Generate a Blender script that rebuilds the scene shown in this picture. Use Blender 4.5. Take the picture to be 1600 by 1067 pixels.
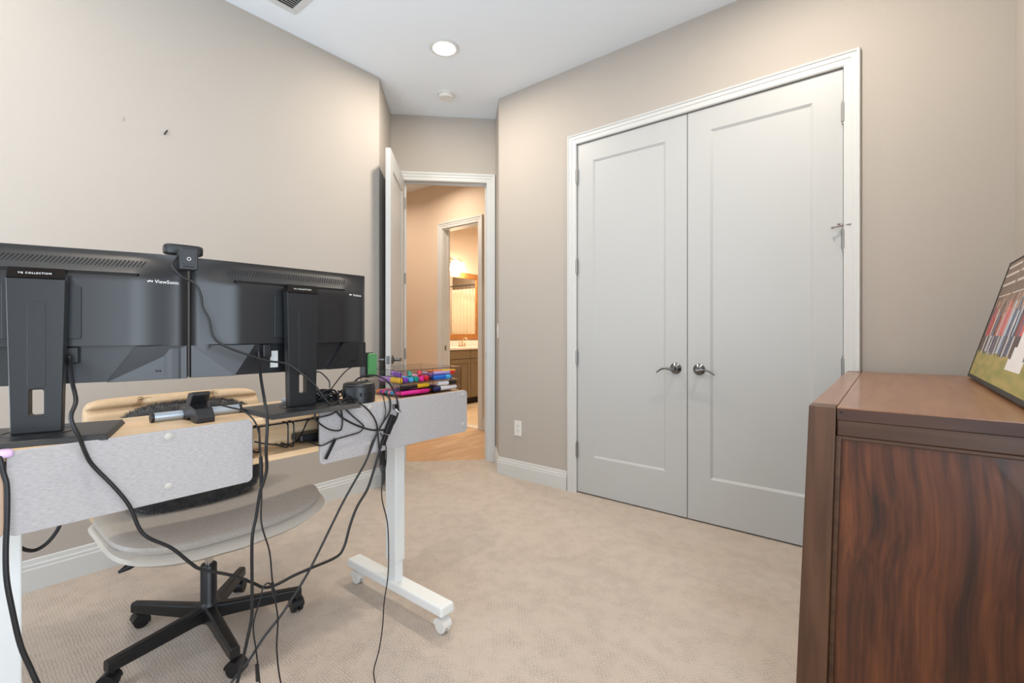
import bpy, bmesh, math, random
from mathutils import Matrix, Vector, noise
random.seed(7)
for o in list(bpy.data.objects): bpy.data.objects.remove(o, do_unlink=True)
SC = bpy.context.scene
COL = SC.collection
PI = math.pi
R = math.radians

# ------------------------------------------------------------------ camera, light, exposure
cd = bpy.data.cameras.new('camera'); cam = bpy.data.objects.new('camera', cd); COL.objects.link(cam)
cam.location = (0, 0, 1.13); cam.rotation_euler = (R(90), 0, R(38.9))
cd.sensor_width = 36; cd.lens = 733/1600*36; cd.shift_y = -13.5/1600; cd.clip_start = .02
SC.camera = cam
SC.view_settings.view_transform = 'Standard'; SC.view_settings.look = 'None'
SC.view_settings.exposure = EXPOSURE = 0.25; SC.view_settings.gamma = 1; SC.view_settings.use_curve_mapping = False
W = bpy.data.worlds.new('sky'); SC.world = W; W.use_nodes = True
W.node_tree.nodes['Background'].inputs[0].default_value = (.62, .75, 1, 1)
W.node_tree.nodes['Background'].inputs[1].default_value = 1.0
DAY = (.80, .91, 1.0); LAMP = (1.0, .88, .73); WARM = (1.0, .87, .73)
def area(name, loc, rot, sx, sy, power, color, shape='RECTANGLE', spread=180):
    l = bpy.data.lights.new(name, 'AREA'); l.shape = shape; l.size = sx; l.size_y = sy; l.energy = power; l.color = color
    l.spread = R(spread)
    o = bpy.data.objects.new(name, l); COL.objects.link(o); o.location = loc; o.rotation_euler = rot
    return o
# daylight in the right wall window; an added fill in the back wall behind the camera
area('daylight_right_window', (.49, -.05, 1.28), (0, R(96), 0), 1.6, 1.55, 34, DAY)
area('back_fill_light', (-1.75, -1.24, 1.28), (R(135), 0, 0), 1.55, 1.6, 43, DAY)  # fill light tilted upwards to brighten the ceiling, no source known there

# ------------------------------------------------------------------ materials
def lin(h):
    h = h.lstrip('#'); v = [int(h[i:i+2], 16)/255 for i in (0, 2, 4)]
    return tuple([x/12.92 if x <= .04045 else ((x+.055)/1.055)**2.4 for x in v] + [1])
MATS = {}
def mat(name, hexc, rough=.5, metal=0, **k):
    m = bpy.data.materials.new(name); m.use_nodes = True
    nt = m.node_tree; b = nt.nodes['Principled BSDF']
    b.inputs['Base Color'].default_value = lin(hexc)
    b.inputs['Roughness'].default_value = rough; b.inputs['Metallic'].default_value = metal
    if 'emit' in k:
        b.inputs['Emission Color'].default_value = lin(k.get('ecol', hexc)); b.inputs['Emission Strength'].default_value = k['emit']
    if 'coat' in k: b.inputs['Coat Weight'].default_value = k['coat']; b.inputs['Coat Roughness'].default_value = .15
    if 'sheen' in k: b.inputs['Sheen Weight'].default_value = k['sheen']
    if 'spec' in k: b.inputs['Specular IOR Level'].default_value = k['spec']
    if 'var' in k or 'bump' in k:
        tc = nt.nodes.new('ShaderNodeTexCoord'); mp = nt.nodes.new('ShaderNodeMapping')
        nt.links.new(tc.outputs['Object'], mp.inputs[0]); mp.inputs['Scale'].default_value = k.get('stretch', (1, 1, 1))
        mp.inputs['Rotation'].default_value = k.get('rot', (0, 0, 0))
        nz = nt.nodes.new('ShaderNodeTexNoise'); nz.inputs['Scale'].default_value = k.get('scale', 200); nz.inputs['Detail'].default_value = k.get('detail', 3)
        nz.inputs['Distortion'].default_value = k.get('dist', 0)
        nt.links.new(mp.outputs[0], nz.inputs[0])
        if 'var' in k:
            cr = nt.nodes.new('ShaderNodeValToRGB'); cr.color_ramp.elements[0].color = lin(k['var']); cr.color_ramp.elements[1].color = lin(hexc)
            cr.color_ramp.elements[0].position = k.get('p0', .35); cr.color_ramp.elements[1].position = k.get('p1', .65)
            nt.links.new(nz.outputs[0], cr.inputs[0]); nt.links.new(cr.outputs[0], b.inputs['Base Color'])
        if 'bump' in k:
            bp = nt.nodes.new('ShaderNodeBump'); bp.inputs['Strength'].default_value = k['bump']; bp.inputs['Distance'].default_value = k.get('bdist', .002)
            nt.links.new(nz.outputs[0], bp.inputs['Height']); nt.links.new(bp.outputs[0], b.inputs['Normal'])
    MATS[name] = m
    return m
mat('wall_paint', 'b9b2aa', .85, bump=.25, scale=260, detail=4, bdist=.0015, spec=.25)
mat('hall_paint', 'e0cdb8', .85, bump=.2, scale=260, bdist=.0015, spec=.25)
mat('ceiling_paint', 'edf4fb', .9, bump=.15, scale=180, bdist=.0015, spec=.2)
mat('trim_white', 'd3d5d4', .45)
mat('door_white', 'bfc1c1', .42)
mat('white_plastic', 'e4e3df', .4)
mat('white_steel', 'e6e9e8', .38)
mat('felt', 'b2aeae', .95, var='a39f9f', scale=90, detail=6, stretch=(1, 1, 6), bump=.4, bdist=.001, sheen=.2, spec=.1)
mat('tan_felt', 'c3a892', .95, bump=.4, scale=200, bdist=.001, spec=.1)
mat('light_wood', 'e6c9a4', .42, var='d8b389', scale=5, detail=5, stretch=(14, 1, 14), dist=.4)
mat('hall_wood_a', 'cfab86', .42, var='b88f66', scale=3, detail=6, stretch=(14, 1, 1), dist=.6)
mat('hall_wood_b', 'd8b791', .42, var='c39c74', scale=3, detail=6, stretch=(14, 1, 1), dist=.6)
mat('hall_wood_c', 'c7a27b', .42, var='b0875e', scale=3, detail=6, stretch=(14, 1, 1), dist=.6)
mat('bath_tile', 'd9c3a3', .4, var='cdb592', scale=4)
mat('walnut_top', '9a6d4d', .30, var='86593e', scale=3.2, detail=7, stretch=(9, 1, 9), dist=.8, p0=.3, p1=.7, coat=.25)
mat('walnut_edge_shaded', '4a2c1e', .42, var='3a2116', scale=4, detail=6, stretch=(.8, 9, 9), dist=.5)  # walnut with the shade on the dresser top's edge painted in
mat('walnut_post', '593b26', .42, var='472b19', scale=4, detail=7, stretch=(9, 9, .8), dist=.5, coat=.08)
mat('walnut_rail', '573a25', .42, var='432817', scale=4, detail=7, stretch=(.8, 9, 9), dist=.5, coat=.08)
mat('black_plastic', '17181b', .42, bump=.15, scale=900, bdist=.0004)
mat('shell_plastic', '191a1d', .36, spec=.6)
mat('gloss_black', '0a0a0c', .12)
mat('dark_slot', '040405', .7)
mat('stand_plastic', '1a1c1f', .40)
mat('cable_rubber', '141417', .45)
mat('chair_metal', '191a1c', .38, spec=.5)
mat('chrome', 'c9c9c9', .18, 1)
mat('nickel', '77787a', .28, 1)
mat('hinge_metal', '9b9b9a', .38, 1)
mat('aluminium', 'aeb9c4', .35, .6)
mat('leather', 'd3b896', .55, bump=.35, scale=120, detail=5, bdist=.0015, var='caae8b')
mat('leather_grey', 'c4beb4', .5, bump=.3, scale=120, detail=5, bdist=.0012)
mat('seat_leather', 'b0aaa3', .45, bump=.3, scale=120, detail=5, bdist=.0012, var='a8a199')
mat('rivet_plastic', 'b7b3ab', .45)
mat('fur', '3a3836', .9, sheen=.3, var='232226', scale=30)
mat('white_label', 'd8d8d6', .6)
mat('print_white', 'f2f2f2', .6, emit=.0)
mat('lens_light', 'ffffff', .5, emit=14, ecol='fff4e6')
mat('green_plastic', '4f8f57', .35)
mat('vanity_paint', '7c6d55', .45)
mat('counter', 'f0e6da', .25)
mat('oak_frame', 'b0763c', .42, var='9a632e', scale=6, detail=5, stretch=(6, 6, 1))
mat('brass', 'c9ac86', .3, 1)
mat('curtain_cloth', 'e8d8ba', .9)
mat('shade_glass', 'ffffff', .4, emit=9, ecol='ffe6c4')
mat('lilac', 'd9b8de', .4)
mat('outlet_slot', '5b5b58', .5)
m = mat('mirror_glass', 'f2f2f2', .02, 1)
# clear acrylic / window panes: thin transparent sheet with a glossy face
def clear(name, tint, gl=.12):
    m = bpy.data.materials.new(name); m.use_nodes = True; nt = m.node_tree; nt.nodes.clear()
    o = nt.nodes.new('ShaderNodeOutputMaterial'); mx = nt.nodes.new('ShaderNodeMixShader')
    t = nt.nodes.new('ShaderNodeBsdfTransparent'); g = nt.nodes.new('ShaderNodeBsdfGlossy')
    lw = nt.nodes.new('ShaderNodeLayerWeight'); lw.inputs[0].default_value = .5
    ge = nt.nodes.new('ShaderNodeNewGeometry')
    p4 = nt.nodes.new('ShaderNodeMath'); p4.operation = 'POWER'; p4.inputs[1].default_value = 4; nt.links.new(lw.outputs['Facing'], p4.inputs[0])
    f = nt.nodes.new('ShaderNodeMath'); f.operation = 'MULTIPLY_ADD'; f.inputs[1].default_value = .6; f.inputs[2].default_value = .05; nt.links.new(p4.outputs[0], f.inputs[0])
    iv = nt.nodes.new('ShaderNodeMath'); iv.operation = 'SUBTRACT'; iv.inputs[0].default_value = 1; nt.links.new(ge.outputs['Backfacing'], iv.inputs[1])
    fm = nt.nodes.new('ShaderNodeMath'); fm.operation = 'MULTIPLY'; nt.links.new(f.outputs[0], fm.inputs[0]); nt.links.new(iv.outputs[0], fm.inputs[1]); f = fm
    t.inputs[0].default_value = tint; g.inputs['Roughness'].default_value = .04
    nt.links.new(f.outputs[0], mx.inputs[0]); nt.links.new(t.outputs[0], mx.inputs[1]); nt.links.new(g.outputs[0], mx.inputs[2])
    nt.links.new(mx.outputs[0], o.inputs[0]); MATS[name] = m
clear('acrylic', (.93, .92, .92, 1)); clear('acrylic_edge', (.55, .50, .52, 1)); clear('pane_glass', (1, 1, 1, 1))
# carpet: patterned loop pile (short slits in staggered rows), soft nap mottling
def carpet():
    m = bpy.data.materials.new('carpet'); m.use_nodes = True; nt = m.node_tree; b = nt.nodes['Principled BSDF']; N = nt.nodes.new; L = nt.links.new
    tc = N('ShaderNodeTexCoord')
    dn = N('ShaderNodeTexNoise'); dn.inputs['Scale'].default_value = 55; dn.inputs['Detail'].default_value = 2
    L(tc.outputs['Object'], dn.inputs[0])
    mxv = N('ShaderNodeMix'); mxv.data_type = 'VECTOR'; mxv.inputs[0].default_value = .014
    L(tc.outputs['Object'], mxv.inputs[4]); L(dn.outputs[1], mxv.inputs[5])
    br = N('ShaderNodeTexBrick'); br.inputs['Scale'].default_value = 26; br.inputs['Mortar Size'].default_value = .055; br.inputs['Mortar Smooth'].default_value = .6
    br.inputs['Brick Width'].default_value = .42; br.inputs['Row Height'].default_value = .25
    br.inputs['Color1'].default_value = (1, 1, 1, 1); br.inputs['Color2'].default_value = (.86, .86, .86, 1); br.inputs['Mortar'].default_value = (.0, .0, .0, 1)
    L(mxv.outputs[1], br.inputs[0])
    fn = N('ShaderNodeTexNoise'); fn.inputs['Scale'].default_value = 420; fn.inputs['Detail'].default_value = 3; L(tc.outputs['Object'], fn.inputs[0])
    ln = N('ShaderNodeTexNoise'); ln.inputs['Scale'].default_value = 3.2; ln.inputs['Detail'].default_value = 4; ln.inputs['Distortion'].default_value = .6
    mp = N('ShaderNodeMapping'); mp.inputs['Scale'].default_value = (.55, 1.7, 1); mp.inputs['Rotation'].default_value = (0, 0, R(20)); L(tc.outputs['Object'], mp.inputs[0]); L(mp.outputs[0], ln.inputs[0])
    cr = N('ShaderNodeValToRGB'); cr.color_ramp.elements[0].color = lin('d4c3b4'); cr.color_ramp.elements[1].color = lin('daccbe')
    cr.color_ramp.elements[0].position = .28; cr.color_ramp.elements[1].position = .72
    L(ln.outputs[0], cr.inputs[0])
    mk = N('ShaderNodeTexNoise'); mk.inputs['Scale'].default_value = 16; mk.inputs['Detail'].default_value = 3; L(tc.outputs['Object'], mk.inputs[0])
    mr = N('ShaderNodeMapRange'); mr.inputs[1].default_value = .42; mr.inputs[2].default_value = .62; mr.inputs[3].default_value = .08; mr.inputs[4].default_value = .26; L(mk.outputs[0], mr.inputs[0])
    mc = N('ShaderNodeMix'); mc.data_type = 'RGBA'; mc.blend_type = 'MULTIPLY'
    L(mr.outputs[0], mc.inputs[0]); L(cr.outputs[0], mc.inputs[6]); L(br.outputs[0], mc.inputs[7])
    m2 = N('ShaderNodeMix'); m2.data_type = 'RGBA'; m2.blend_type = 'MULTIPLY'; m2.inputs[0].default_value = .22
    L(mc.outputs[2], m2.inputs[6]); L(fn.outputs[0], m2.inputs[7]); L(m2.outputs[2], b.inputs['Base Color'])
    ad = N('ShaderNodeMath'); ad.operation = 'ADD'; L(br.outputs[0], ad.inputs[0]); L(fn.outputs[0], ad.inputs[1])
    bp = N('ShaderNodeBump'); bp.inputs['Strength'].default_value = .5; bp.inputs['Distance'].default_value = .003
    L(ad.outputs[0], bp.inputs['Height']); L(bp.outputs[0], b.inputs['Normal'])
    b.inputs['Roughness'].default_value = .95; b.inputs['Specular IOR Level'].default_value = .08; b.inputs['Sheen Weight'].default_value = .15
    MATS['carpet'] = m
carpet()
# figured walnut veneer on the chest's side panel: streaky vertical grain bent by slow noise
def veneer():
    m = bpy.data.materials.new('walnut_veneer'); m.use_nodes = True; nt = m.node_tree; b = nt.nodes['Principled BSDF']; N = nt.nodes.new; L = nt.links.new
    tc = N('ShaderNodeTexCoord')
    sl = N('ShaderNodeTexNoise'); sl.inputs['Scale'].default_value = 3.4; sl.inputs['Detail'].default_value = 1; L(tc.outputs['Object'], sl.inputs[0])
    mx = N('ShaderNodeMix'); mx.data_type = 'VECTOR'; mx.inputs[0].default_value = .06; L(tc.outputs['Object'], mx.inputs[4]); L(sl.outputs[1], mx.inputs[5])
    mp = N('ShaderNodeMapping'); mp.inputs['Scale'].default_value = (1, 1, .035); L(mx.outputs[1], mp.inputs[0])
    n1 = N('ShaderNodeTexNoise'); n1.inputs['Scale'].default_value = 30; n1.inputs['Detail'].default_value = 6; n1.inputs['Roughness'].default_value = .6; L(mp.outputs[0], n1.inputs[0])
    n2 = N('ShaderNodeTexNoise'); n2.inputs['Scale'].default_value = 130; n2.inputs['Detail'].default_value = 4; L(mp.outputs[0], n2.inputs[0])
    ad = N('ShaderNodeMix'); ad.data_type = 'FLOAT'; ad.inputs[0].default_value = .28; L(n1.outputs[0], ad.inputs[2]); L(n2.outputs[0], ad.inputs[3])
    cr = N('ShaderNodeValToRGB'); e = cr.color_ramp.elements; e[0].position = .34; e[0].color = lin('28140b'); e[1].position = .68; e[1].color = lin('7a4422')
    k = e.new(.47); k.color = lin('4d2713'); k = e.new(.56); k.color = lin('60331a')
    L(ad.outputs[0], cr.inputs[0]); L(cr.outputs[0], b.inputs['Base Color']); b.inputs['Roughness'].default_value = .40; b.inputs['Coat Weight'].default_value = .1
    MATS['walnut_veneer'] = m
veneer()
PENCOL = {'yellow': 'f0c21e', 'purple': '7a3fb0', 'teal': '159a86', 'red': 'd6232f', 'pink': 'f02fa0', 'blue': '1f6fd6', 'sky blue': '4fb4e8', 'magenta': 'e0218a',
          'orange': 'f07f2a', 'green': '3aa655', 'navy': '25295f', 'black': '1a1a1c', 'violet': 'b47fd8', 'white': 'eeeef0', 'lime': 'cfe05a', 'lavender': 'b9a2dc', 'rose': 'f79ac4'}
for k, v in PENCOL.items(): mat('pen_'+k, v, .35)

# ------------------------------------------------------------------ mesh helpers
class MB:
    def __init__(s, M=None): s.v = []; s.f = []; s.M = M or Matrix.Identity(4); s.col = []
    def add(s, vs, fs):
        o = len(s.v); s.v += [s.M @ Vector(p) for p in vs]; s.f += [tuple(o+i for i in f) for f in fs]; return s
    def box(s, x0, x1, y0, y1, z0, z1):
        vs = [(x, y, z) for z in (z0, z1) for y in (y0, y1) for x in (x0, x1)]
        return s.add(vs, [(0, 2, 3, 1), (4, 5, 7, 6), (0, 1, 5, 4), (2, 6, 7, 3), (0, 4, 6, 2), (1, 3, 7, 5)])
    def hexa(s, b, t):   # two matching quads (counter-clockwise seen from above)
        return s.add(list(b)+list(t), [(3, 2, 1, 0), (4, 5, 6, 7), (0, 1, 5, 4), (1, 2, 6, 5), (2, 3, 7, 6), (3, 0, 4, 7)])
    def prism(s, poly, a0, a1, axis='z'):   # polygon in the other two axes, extruded along axis
        n = len(poly)
        def P(p, a): return {'z': (p[0], p[1], a), 'x': (a, p[0], p[1]), 'y': (p[0], a, p[1])}[axis]
        vs = [P(p, a0) for p in poly] + [P(p, a1) for p in poly]
        return s.add(vs, [tuple(range(n-1, -1, -1)), tuple(range(n, 2*n))] + [(i, (i+1) % n, n+(i+1) % n, n+i) for i in range(n)])
    def rings(s, rings, cap=True):
        n = len(rings[0]); o = len(s.v); vs = [p for r in rings for p in r]; fs = []
        for k in range(len(rings)-1):
            for i in range(n): fs.append((k*n+i, k*n+(i+1) % n, (k+1)*n+(i+1) % n, (k+1)*n+i))
        if cap: fs += [tuple(range(n-1, -1, -1)), tuple(range((len(rings)-1)*n, len(rings)*n))]
        return s.add(vs, fs)
    def tube(s, path, r, n=8, cap=True):
        P = [Vector(p) for p in path]; rs = []; up = None
        for i, p in enumerate(P):
            t = (P[min(i+1, len(P)-1)] - P[max(i-1, 0)]).normalized()
            if up is None: up = Vector((0, 0, 1)) if abs(t.z) < .9 else Vector((1, 0, 0))
            a = (up - t*up.dot(t)).normalized(); b = t.cross(a); up = a
            rr = r[i] if isinstance(r, (list, tuple)) else r
            rs.append([p + (a*math.cos(2*PI*k/n) + b*math.sin(2*PI*k/n))*rr for k in range(n)])
        return s.rings(rs, cap)
    def cyl(s, p0, p1, r0, r1=None, n=20): return s.tube([p0, p1], [r0, r0 if r1 is None else r1], n)
    def lathe(s, prof, c=(0, 0, 0), n=24):   # profile of (radius, z) about a vertical axis
        return s.rings([[(c[0]+r*math.cos(2*PI*k/n), c[1]+r*math.sin(2*PI*k/n), c[2]+z) for k in range(n)] for r, z in prof])
    def sell(s, c, a, e1=.5, e2=.5, nu=32, nv=16, fn=None):   # superellipsoid, optional deform
        def sg(x, e): return math.copysign(abs(x)**e, x)
        rs = []
        for j in range(nv+1):
            ph = -PI/2 + PI*(j+.001)/(nv+.002); r = []
            for i in range(nu):
                t = 2*PI*i/nu
                q = Vector((a[0]*sg(math.cos(ph), e1)*sg(math.cos(t), e2), a[1]*sg(math.cos(ph), e1)*sg(math.sin(t), e2), a[2]*sg(math.sin(ph), e1)))
                if fn: q = Vector(fn(q))
                r.append(tuple(q + Vector(c)))
            rs.append(r)
        return s.rings(rs)
MW = {}
def prop(o, label=None, cat=None, group=None, kind=None):
    if label: o['label'] = label
    if cat: o['category'] = cat
    if group: o['group'] = group
    if kind: o['kind'] = kind
    return o
def link(name, me, m, parent, M, smooth, bevel, seg=2):
    me.materials.append(MATS[m] if isinstance(m, str) else m)
    if smooth:
        for p in me.polygons: p.use_smooth = True
        if smooth != 'all': me.set_sharp_from_angle(angle=R(40))
    o = bpy.data.objects.new(name, me); COL.objects.link(o)
    if parent is not None: o.parent = parent; MW[o.name] = MW[parent.name]
    else: o.matrix_basis = M; MW[o.name] = M
    if bevel:
        b = o.modifiers.new('bevel', 'BEVEL'); b.width = bevel; b.segments = seg; b.limit_method = 'ANGLE'; b.angle_limit = R(35)
    return o
def build(mb, name, m, parent=None, smooth=False, bevel=0, seg=2, label=None):
    if parent is not None:
        I = MW[parent.name].inverted(); M = None
    else:
        xs = [p.x for p in mb.v]; ys = [p.y for p in mb.v]; z = min(p.z for p in mb.v)
        M = Matrix.Translation(((min(xs)+max(xs))/2, (min(ys)+max(ys))/2, z)); I = M.inverted()
    me = bpy.data.meshes.new(name); me.from_pydata([tuple(I @ p) for p in mb.v], [], mb.f); me.update()
    bm = bmesh.new(); bm.from_mesh(me); bmesh.ops.recalc_face_normals(bm, faces=bm.faces); bm.to_mesh(me); bm.free()
    o = link(name, me, m, parent, M, smooth, bevel, seg)
    if label: o['label'] = label
    return o
def thing(name, label, cat, loc=(0, 0, 0), rz=0, group=None):
    o = bpy.data.objects.new(name, None); COL.objects.link(o); o.empty_display_size = .05
    M = Matrix.Translation(loc) @ Matrix.Rotation(rz, 4, 'Z'); o.matrix_basis = M; MW[o.name] = M
    return prop(o, label, cat, group)
def struct(mb, name, m, parent=None, **k):
    o = build(mb, name, m, parent, **k)
    if parent is None: o['kind'] = 'structure'
    return o
def sempty(name, M):
    o = bpy.data.objects.new(name, None); COL.objects.link(o); o.matrix_basis = M; MW[o.name] = M; o['kind'] = 'structure'; o.empty_display_size = .05
    return o
def copy_part(o, M, parent=None):   # copy of a part, moved by a matrix in its thing's frame
    c = o.copy(); COL.objects.link(c); c.parent = parent or o.parent; c.matrix_basis = M; MW[c.name] = MW[c.parent.name]
    return c
def spline(P, k=6):
    P = [Vector(p) for p in P]; Q = [P[0]*2-P[1]] + P + [P[-1]*2-P[-2]]; out = []
    for i in range(1, len(Q)-2):
        a, b, c, d = Q[i-1:i+3]
        for j in range(k):
            t = j/k; out.append(.5*((2*b) + (c-a)*t + (2*a-5*b+4*c-d)*t*t + (3*b-a-3*c+d)*t**3))
    return out + [P[-1]]
def rrect(y0, y1, z0, z1, r, n=5):
    out = []
    for cy, cz, a0 in ((y1-r, z0+r, -90), (y1-r, z1-r, 0), (y0+r, z1-r, 90), (y0+r, z0+r, 180)):
        out += [(cy+r*math.cos(R(a0+90*i/n)), cz+r*math.sin(R(a0+90*i/n))) for i in range(n+1)]
    return out
def text(body, size, M, name, m, parent, space=1, ext=.0002):   # flat raised lettering; M in the parent's local frame
    c = bpy.data.curves.new(name, 'FONT'); c.body = body; c.size = size; c.align_x = 'CENTER'; c.align_y = 'CENTER'; c.extrude = ext; c.space_character = space; c.resolution_u = 2
    o = bpy.data.objects.new('tmp', c); COL.objects.link(o); bpy.context.view_layer.update()
    me = bpy.data.meshes.new_from_object(o.evaluated_get(bpy.context.evaluated_depsgraph_get())); bpy.data.objects.remove(o)
    me.materials.clear(); me.transform(M); me.materials.append(MATS[m])
    p = bpy.data.objects.new(name, me); COL.objects.link(p); p.parent = parent; MW[p.name] = MW[parent.name]
    return p

# ------------------------------------------------------------------ the room shell
H = 3.017
A = Vector((-2.94, 2.08)); B = Vector((-3.354, 2.494)); C = Vector((-2.714, 3.134)); E = Vector((-2.455, 2.875))
XR, YB, YC = .41, -1.15, 2.875
def fr(p0, p1):   # frame: x along the wall, y out of the room, z up
    d = (Vector(p1) - Vector(p0)); return Matrix.Translation((p0[0], p0[1], 0)) @ Matrix.Rotation(math.atan2(d.y, d.x), 4, 'Z'), d.length
def wall(name, p0, p1, m='wall_paint', th=.11, holes=(), e0=0, e1=0, h=H):
    M, L = fr(p0, p1); mb = MB(M); s = -e0
    for (a, b, z0, z1) in holes:
        mb.box(s, a, 0, th, 0, h)
        if z0 > 0: mb.box(a, b, 0, th, 0, z0)
        if z1 < h: mb.box(a, b, 0, th, z1, h)
        s = b
    mb.box(s, L+e1, 0, th, 0, h)
    return struct(mb, name, m)
BP = [(0, 0), (-.016, 0), (-.016, .092), (-.0125, .098), (-.0125, .109), (-.008, .115), (-.0065, .132), (-.002, .136), (0, .136)]
def baseboard(name, p0, p1, s0=0, s1=None, mi0=0, mi1=0, m='trim_white'):   # mi: mitre slope at each end
    M, L = fr(p0, p1); s1 = L if s1 is None else s1; mb = MB(M)
    r = [[(s+mi*(-y), y, z) for y, z in BP] for s, mi in ((s0, mi0), (s1, mi1))]
    mb.rings(r); return struct(mb, name, m)
def casing(name, p0, p1, a, b, zt, w=.078, m='trim_white', d0=0):   # mitred moulded architrave round an opening
    M, L = fr(p0, p1); mb = MB(M)
    prof = [(0, 0), (0, -.011), (.006, -.015), (.030, -.015), (.034, -.019), (.052, -.019), (.056, -.024), (w-.004, -.026), (w, -.020), (w, 0)]
    path = [(a, 0, -1, 0), (a, zt, -1, 1), (b, zt, 1, 1), (b, 0, 1, 0)]
    mb.rings([[(s+dx*q, y, z+dz*q) for q, y in prof] for s, z, dx, dz in path]); return struct(mb, name, m)
def door_slab(mb, x0, x1, y0, y1, z0, z1, pan, rec=.009, bev=.014):   # slab with one recessed panel on each face
    a, b, c, d = pan
    for f, o, rr in ((y0, 1, rec), (y1, -1, rec)):
        vs = [(x0, f, z0), (x1, f, z0), (x1, f, z1), (x0, f, z1), (a, f, c), (b, f, c), (b, f, d), (a, f, d)]
        i = bev; vs += [(a+i, f+o*rr, c+i), (b-i, f+o*rr, c+i), (b-i, f+o*rr, d-i), (a+i, f+o*rr, d-i)]
        mb.add(vs, [(0, 1, 5, 4), (1, 2, 6, 5), (2, 3, 7, 6), (3, 0, 4, 7), (4, 5, 9, 8), (5, 6, 10, 9), (6, 7, 11, 10), (7, 4, 8, 11), (8, 9, 10, 11)])
    vs = [(x, y, z) for y in (y0, y1) for x, z in ((x0, z0), (x1, z0), (x1, z1), (x0, z1))]
    return mb.add(vs, [(0, 1, 5, 4), (1, 2, 6, 5), (2, 3, 7, 6), (3, 0, 4, 7)])
def weld(o):
    bm = bmesh.new(); bm.from_mesh(o.data); bmesh.ops.remove_doubles(bm, verts=bm.verts, dist=1e-5); bmesh.ops.recalc_face_normals(bm, faces=bm.faces); bm.to_mesh(o.data); bm.free()

sd = Vector((-.7071, .7071))*.055
struct(MB().prism([(-2.94, YB), (XR, YB), (XR, 3.5), (-2.35, 3.5), tuple(E), tuple(C), tuple(C+sd), tuple(B+sd), tuple(B), tuple(A)], -.02, 0), 'floor', 'carpet')
struct(MB().box(-6.1, .7, YB-.3, 8.0, H, H+.1), 'ceiling', 'ceiling_paint')
wall('wall_left', (-2.94, YB), A, e0=.11)
wall('wall_entry_left', A, B, e1=.11)
wall('wall_entry', B, C, holes=[(.101, .835, 0, 2.459)], e0=.0, e1=.0)
wall('wall_entry_right', C, E, e0=.11)
CL0, CL1, CLT = -1.7285, -.1825, 2.462
wall('wall_closet', E, (XR, YC), holes=[(CL0-E.x, CL1-E.x, 0, CLT)], e1=.11)
wy0, wy1, wz0, wz1 = -.85, .75, .45, 2.12
wall('wall_right', (XR, YC), (XR, YB), holes=[(YC-wy1, YC-wy0, wz0, wz1)], e1=.11)
bx0, bx1 = -2.55, -.95
wall('wall_back', (XR, YB), (-2.94, YB), holes=[(XR-bx1, XR-bx0, wz0, wz1)])
def window(name, M, L, z0, z1):   # frame local: x along, y out
    root = sempty(name, M @ Matrix.Translation((L/2, .05, z0)))
    f = MB(M)
    for a, b, c, d in ((0, .05, z0, z1), (L-.05, L, z0, z1), (0, L, z0, z0+.05), (0, L, z1-.05, z1)): f.box(a, b, .025, .045, c, d)
    build(f, 'window_frame', 'trim_white', root)
    zc = (z0+z1)/2
    build(MB(M).box(.05, L-.05, .027, .043, zc-.025, zc+.025), 'meeting_rail', 'trim_white', root)
    for a, b in ((z0+.05, zc-.025), (zc+.025, z1-.05)): build(MB(M).box(.05, L-.05, .034, .036, a, b), 'pane', 'pane_glass', root)
    build(MB(M).box(-.04, L+.04, -.05, .03, z0-.03, z0), 'window_sill', 'trim_white', root)
M, L = fr((XR, wy1), (XR, wy0)); window('window_1', M, L, wz0, wz1)
M, L = fr((bx1, YB), (bx0, YB)); window('fill_window', M, L, wz0, wz1)  # unseen window added to hold the back fill light

t22 = .4142
baseboard('baseboard_left', (-2.94, YB), A, mi1=t22)
baseboard('baseboard_entry_left', A, B, mi0=-t22)
baseboard('baseboard_entry_right', C, E, mi1=t22)
baseboard('baseboard_closet_left', E, (XR, YC), s1=CL0-.078-E.x, mi0=-t22)
baseboard('baseboard_closet_right', E, (XR, YC), s0=CL1+.066-E.x)
baseboard('baseboard_right', (XR, YC), (XR, YB)); baseboard('baseboard_back', (XR, YB), (-2.94, YB))
casing('trim_1', E, (XR, YC), CL0-E.x, CL1-E.x, CLT, w=.068)
casing('trim_2', B, C, .112, .824, 2.448, w=.076)

# closet interior (dark, closed)
struct(MB().box(-2.2, XR+.11, 3.50, 3.6, 0, H).box(-2.3, -2.2, YC+.11, 3.6, 0, H), 'wall_closet_inside', 'wall_paint')

# closet doors: two single-panel leaves with hinges and lever handles
def lever(mb, x, z, y, sgn):
    n = 14; pts = []
    for i in range(n+1):
        t = i/n; pts.append((x+sgn*(.004+.098*t), y-.052-.004*math.sin(t*PI), z-.006+.016*math.sin(t*PI*1.15+.15)*t**.6 - (.012*t*t)))
    mb.tube(pts, [.0085-.0045*(i/n) for i in range(n+1)], 10)
    mb.cyl((x, y, z), (x, y-.056, z), .0125, .011, 16)
def handle(parent, x, y, z, sgn, face=-1):
    mb = MB(); 
    prof = [(.0345, 0), (.0345, .004), (.031, .008), (.024, .011), (.019, .018), (.013, .020)]
    mb.rings([[(x+r*math.cos(2*PI*k/28), y+face*h, z+r*math.sin(2*PI*k/28)) for k in range(28)] for r, h in prof])
    h = build(mb, 'handle_rose', 'nickel', parent, smooth=True, label='round brushed metal handle plate')
    mb = MB(); lever(mb, x, z, y, sgn); build(mb, 'lever', 'nickel', h, smooth=True)
hinge_me = None
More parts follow.
